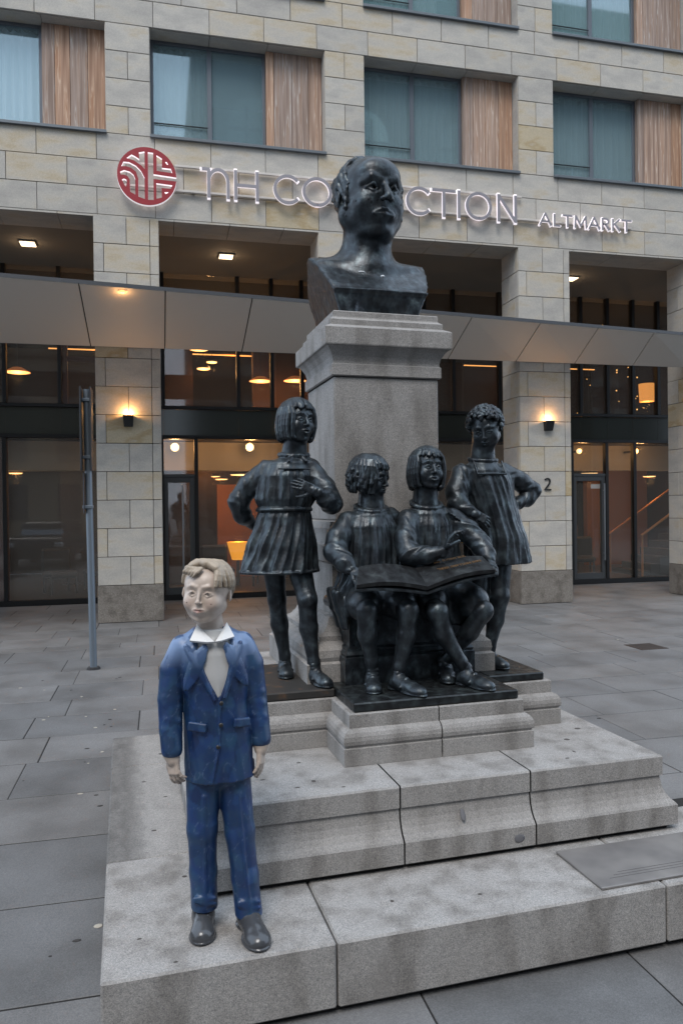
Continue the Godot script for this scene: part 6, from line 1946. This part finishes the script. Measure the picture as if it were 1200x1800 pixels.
# ---------------------------------------------------------------- everything
func make_materials() -> void:
	var S := FastNoiseLite.TYPE_SIMPLEX_SMOOTH
	var V := FastNoiseLite.TYPE_VALUE
	var blotch := noise_tex(0.008, S, [[0.0, c8(190, 187, 184)], [0.35, c8(226, 224, 222)], [0.6, c8(247, 246, 245)], [1.0, c8(255, 255, 255)]], 512, 5, 6)
	var speck := noise_tex(0.62, V, [[0.0, c8(86, 88, 92)], [0.25, c8(124, 125, 127)], [0.5, c8(152, 152, 152)], [0.75, c8(172, 171, 170)], [1.0, c8(204, 202, 200)]], 1024, 2, 2)
	var rough_h := noise_tex(0.2, V, [], 512, 12, 3)
	mats.granite = tri_mat(speck, 1.0 / 1.3, 0.75, blotch, 0.55, rough_h, 0.12)
	mats.granite.albedo_color = Color(0.965, 0.955, 0.945)
	mats.granite.uv2_scale = Vector3(1.3, 0.45, 1.3)      # rain streaks run down the faces
	# the step at the left carries a dark band of damp dirt along its edge
	var im := Image.create(128, 512, false, Image.FORMAT_RGB8)
	var fn := FastNoiseLite.new()
	fn.seed = 7
	fn.frequency = 0.02
	for y in 512:
		for x in 128:
			var u := x / 128.0
			var n := fn.get_noise_2d(x * 2.2, y) * 0.5 + fn.get_noise_2d(x * 9.0, y * 4.0) * 0.18
			var e := 0.14 + n * 0.22
			var d := clampf((u - e) / 0.14, 0.0, 1.0)
			var v := lerpf(0.66 + 0.25 * n, 0.92 + 0.14 * n, d)
			im.set_pixel(x, y, Color(v, v * 0.985, v * 0.97))
	var st := plain(Color.WHITE, 0.75)
	st.albedo_texture = speck
	st.uv1_scale = Vector3.ONE / 1.3
	st.detail_enabled = true
	st.detail_blend_mode = BaseMaterial3D.BLEND_MODE_MUL
	st.detail_albedo = ImageTexture.create_from_image(im)
	st.detail_uv_layer = BaseMaterial3D.DETAIL_UV_2
	st.uv2_scale = Vector3(1.0 / 0.62, 1.0 / 1.9, 1)
	st.heightmap_enabled = true
	st.heightmap_texture = rough_h
	st.heightmap_scale = 0.12
	mats.granite_stained = st
	mats.joint = plain(c8(28, 27, 27), 0.95)
	# sandstone
	var g1 := noise_tex(0.006, S, [[0.0, c8(182, 178, 170)], [0.45, c8(195, 191, 181)], [0.7, c8(201, 196, 184)], [1.0, c8(197, 185, 163)]], 512, 21, 5, 0, 20.0)
	var g2 := noise_tex(0.006, S, [[0.0, c8(191, 186, 177)], [0.4, c8(199, 192, 176)], [0.62, c8(199, 188, 166)], [0.78, c8(194, 180, 154)], [1.0, c8(197, 184, 161)]], 512, 22, 5, 0, 24.0)
	var g3 := noise_tex(0.006, S, [[0.0, c8(193, 181, 157)], [0.5, c8(198, 185, 158)], [0.75, c8(184, 165, 130)], [1.0, c8(195, 185, 167)]], 512, 23, 5, 0, 24.0)
	var grain := noise_tex(0.3, V, [[0.0, c8(222, 222, 222)], [1.0, c8(255, 255, 255)]], 512, 24, 2)
	mats.sand = []
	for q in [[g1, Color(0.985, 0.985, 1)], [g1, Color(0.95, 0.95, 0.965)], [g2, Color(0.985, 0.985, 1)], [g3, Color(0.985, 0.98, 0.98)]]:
		var m := plain(q[1], 0.85)
		m.albedo_texture = q[0]
		m.uv1_scale = Vector3(0.45, 1.1, 1)
		m.detail_enabled = true
		m.detail_blend_mode = BaseMaterial3D.BLEND_MODE_MUL
		m.detail_albedo = grain
		m.detail_uv_layer = BaseMaterial3D.DETAIL_UV_2
		m.uv2_triplanar = true
		m.uv2_world_triplanar = true
		m.uv2_scale = Vector3.ONE * 0.8
		m.heightmap_enabled = true
		m.heightmap_texture = grain
		m.heightmap_scale = 0.15
		mats.sand.append(m)
	mats.base_stone = tri_mat(noise_tex(0.25, V, [[0.0, c8(92, 88, 84)], [0.5, c8(124, 119, 113)], [1.0, c8(152, 146, 138)]], 512, 26, 3), 0.9, 0.8, blotch, 0.9)
	# veined reddish stone
	mats.travertine = []
	var tv := noise_tex(0.012, S, [[0.0, c8(134, 112, 98)], [0.35, c8(160, 138, 122)], [0.55, c8(176, 156, 142)], [0.62, c8(206, 196, 184)], [0.66, c8(164, 134, 112)], [1.0, c8(188, 170, 156)]], 512, 41, 5, 0, 8.0)
	for c in [Color(1.0, 0.97, 0.96), Color(0.9, 0.9, 0.92), Color(1.0, 0.92, 0.86)]:
		var m := plain(c, 0.7)
		m.albedo_texture = tv
		m.uv1_scale = Vector3(2.0, 0.07, 1)
		m.heightmap_enabled = true
		m.heightmap_texture = tv
		m.heightmap_scale = 0.6
		mats.travertine.append(m)
	# paving
	mats.paving = []
	var pv := noise_tex(0.4, V, [[0.0, c8(98, 99, 101)], [0.5, c8(122, 123, 125)], [1.0, c8(148, 148, 148)]], 1024, 51, 3)
	var pb := noise_tex(0.006, S, [[0.0, c8(200, 198, 196)], [0.5, c8(236, 235, 234)], [1.0, c8(255, 255, 255)]], 512, 52, 6)
	for c in [Color(0.9, 0.9, 0.9), Color(0.95, 0.95, 0.95), Color(0.86, 0.865, 0.87), Color(0.92, 0.915, 0.91)]:
		mats.paving.append(tri_mat(pv, 0.8, 0.6, pb, 0.4, rough_h, 0.1, c))
	# bronze with blue-green patina
	var bt := noise_tex(0.012, S, [[0.0, c8(32, 34, 38)], [0.45, c8(48, 53, 58)], [0.7, c8(66, 75, 81)], [1.0, c8(98, 112, 116)]], 512, 61, 5)
	var bh := noise_tex(0.05, S, [], 512, 62, 4)
	var brt := noise_tex(0.016, S, [[0.0, Color(0.24, 0.24, 0.24)], [0.5, Color(0.38, 0.38, 0.38)], [1.0, Color(0.62, 0.62, 0.62)]], 512, 66, 5)
	for q in [["bronze", Color(1, 1, 1), 0.36, 0.62], ["bronze_dark", Color(0.8, 0.78, 0.75), 0.5, 0.4], ["bronze_page", Color(0.92, 0.86, 0.82), 0.42, 0.6]]:
		var m := plain(q[1], q[2], q[3])
		m.albedo_texture = bt
		m.uv1_triplanar = true
		m.uv1_world_triplanar = true
		m.uv1_scale = Vector3(2.4, 1.8, 2.4)
		m.heightmap_enabled = true
		m.heightmap_texture = bh
		m.heightmap_scale = 0.12
		m.roughness_texture = brt
		m.roughness_texture_channel = BaseMaterial3D.TEXTURE_CHANNEL_RED
		m.roughness = 1.0
		mats[q[0]] = m
	var br := tri_mat(noise_tex(0.01, S, [[0.0, c8(36, 35, 34)], [0.7, c8(44, 42, 41)], [0.82, c8(70, 54, 42)], [1.0, c8(110, 70, 44)]], 512, 64, 5), 1.4, 0.7)
	mats.bronze_rust = br
	mats.plaque = tri_mat(noise_tex(0.02, S, [[0.0, c8(112, 110, 110)], [1.0, c8(138, 135, 133)]], 256, 71, 3), 1.0, 0.42)
	mats.plaque.metallic = 0.35
	mats.frame = plain(c8(98, 104, 112), 0.45, 0.3)
	mats.dark_frame = plain(c8(34, 34, 35), 0.45, 0.3)
	mats.pane = glass(c8(172, 204, 214), 0.04, 0.28)
	mats.pane_lobby = glass(c8(190, 188, 180), 0.03, 0.05)
	mats.spandrel = plain(c8(60, 62, 58), 0.12, 0.1)
	mats.canopy = plain(c8(205, 200, 193), 0.5)
	mats.curtain = [plain(c8(196, 206, 212), 0.9), plain(c8(106, 116, 110), 0.9)]
	mats.fairy = glow(c8(255, 190, 110), 0.8)

func _ready() -> void:
	# camera: 1.7 m above the paving, turned 13.5 degrees to the right of the facade's normal
	var cam := Camera3D.new()
	cam.name = "camera"
	var yaw := 0.23537
	var pitch := -0.00611
	var roll := 0.01203
	cam.fov = rad_to_deg(2.0 * atan(900.0 / 1334.0))
	cam.near = 0.05
	cam.far = 2000.0
	cam.transform = Transform3D(Basis(Vector3.UP, -yaw) * Basis(Vector3.RIGHT, pitch) * Basis(Vector3.BACK, -roll), Vector3(0, 1.7, 0))
	add_child(cam)
	cam.current = true
	# a dull overcast sky
	var sky := ProceduralSkyMaterial.new()
	sky.sky_top_color = Color(0.68, 0.735, 0.80)
	sky.sky_horizon_color = Color(0.685, 0.73, 0.785)
	sky.sky_curve = 0.2
	sky.ground_horizon_color = Color(0.35, 0.35, 0.36)
	sky.ground_bottom_color = Color(0.25, 0.25, 0.26)
	sky.energy_multiplier = 1.6
	var env := Environment.new()
	env.background_mode = Environment.BG_SKY
	env.sky = Sky.new()
	env.sky.sky_material = sky
	env.tonemap_mode = Environment.TONE_MAPPER_LINEAR
	env.tonemap_exposure = 2.15
	env.sdfgi_enabled = true
	env.ssao_enabled = true
	env.ssil_enabled = true
	var we := WorldEnvironment.new()
	we.name = "environment"
	we.environment = env
	add_child(we)
	var sun := DirectionalLight3D.new()
	sun.name = "sun"
	sun.light_energy = 0.32
	sun.light_color = Color(1.0, 0.98, 0.96)
	sun.light_angular_distance = 25.0
	sun.rotation_degrees = Vector3(-58, -25, 0)
	sun.shadow_enabled = true
	add_child(sun)

	rng.seed = 20240
	make_materials()
	var kids := [child_standing_left(), child_seated_left(), child_seated_right(), child_standing_right()]
	var bs := bust()
	var boy := painted_boy()
	var jobs := []
	for k in kids: jobs.append_array(k.jobs)
	jobs.append_array(bs.jobs)
	jobs.append_array(boy.jobs)
	build_clay(jobs)
	build_ground()
	build_hotel()
	build_opposite()
	build_monument()
	build_lamps()
	build_signs()
	for k in kids: place_child(k, mats.bronze)
	var base := Vector3(1.45, 2.742, -1.73)
	var t := thing("bronze_bust", "dark bronze bust of a balding man with side whiskers on top of the pedestal", "bust", M * at(base.x, base.y, base.z))
	obj("body", clay_mesh(bs.grids, null, base), mats.bronze, t)
	obj("hair", clay_mesh([bs.hair], null, base), mats.bronze, t)
	var g := Geo.new()
	g.blob(Vector3(0.02, 0.225, 0.215), Vector3(0.012, 0.008, 0.012), 4, 8)
	g.blob(Vector3(-0.09, 0.25, 0.185), Vector3(0.02, 0.006, 0.01), 4, 8)
	obj("dropping", g.mesh(), plain(c8(200, 205, 210), 0.8), t)
	place_boy(boy)
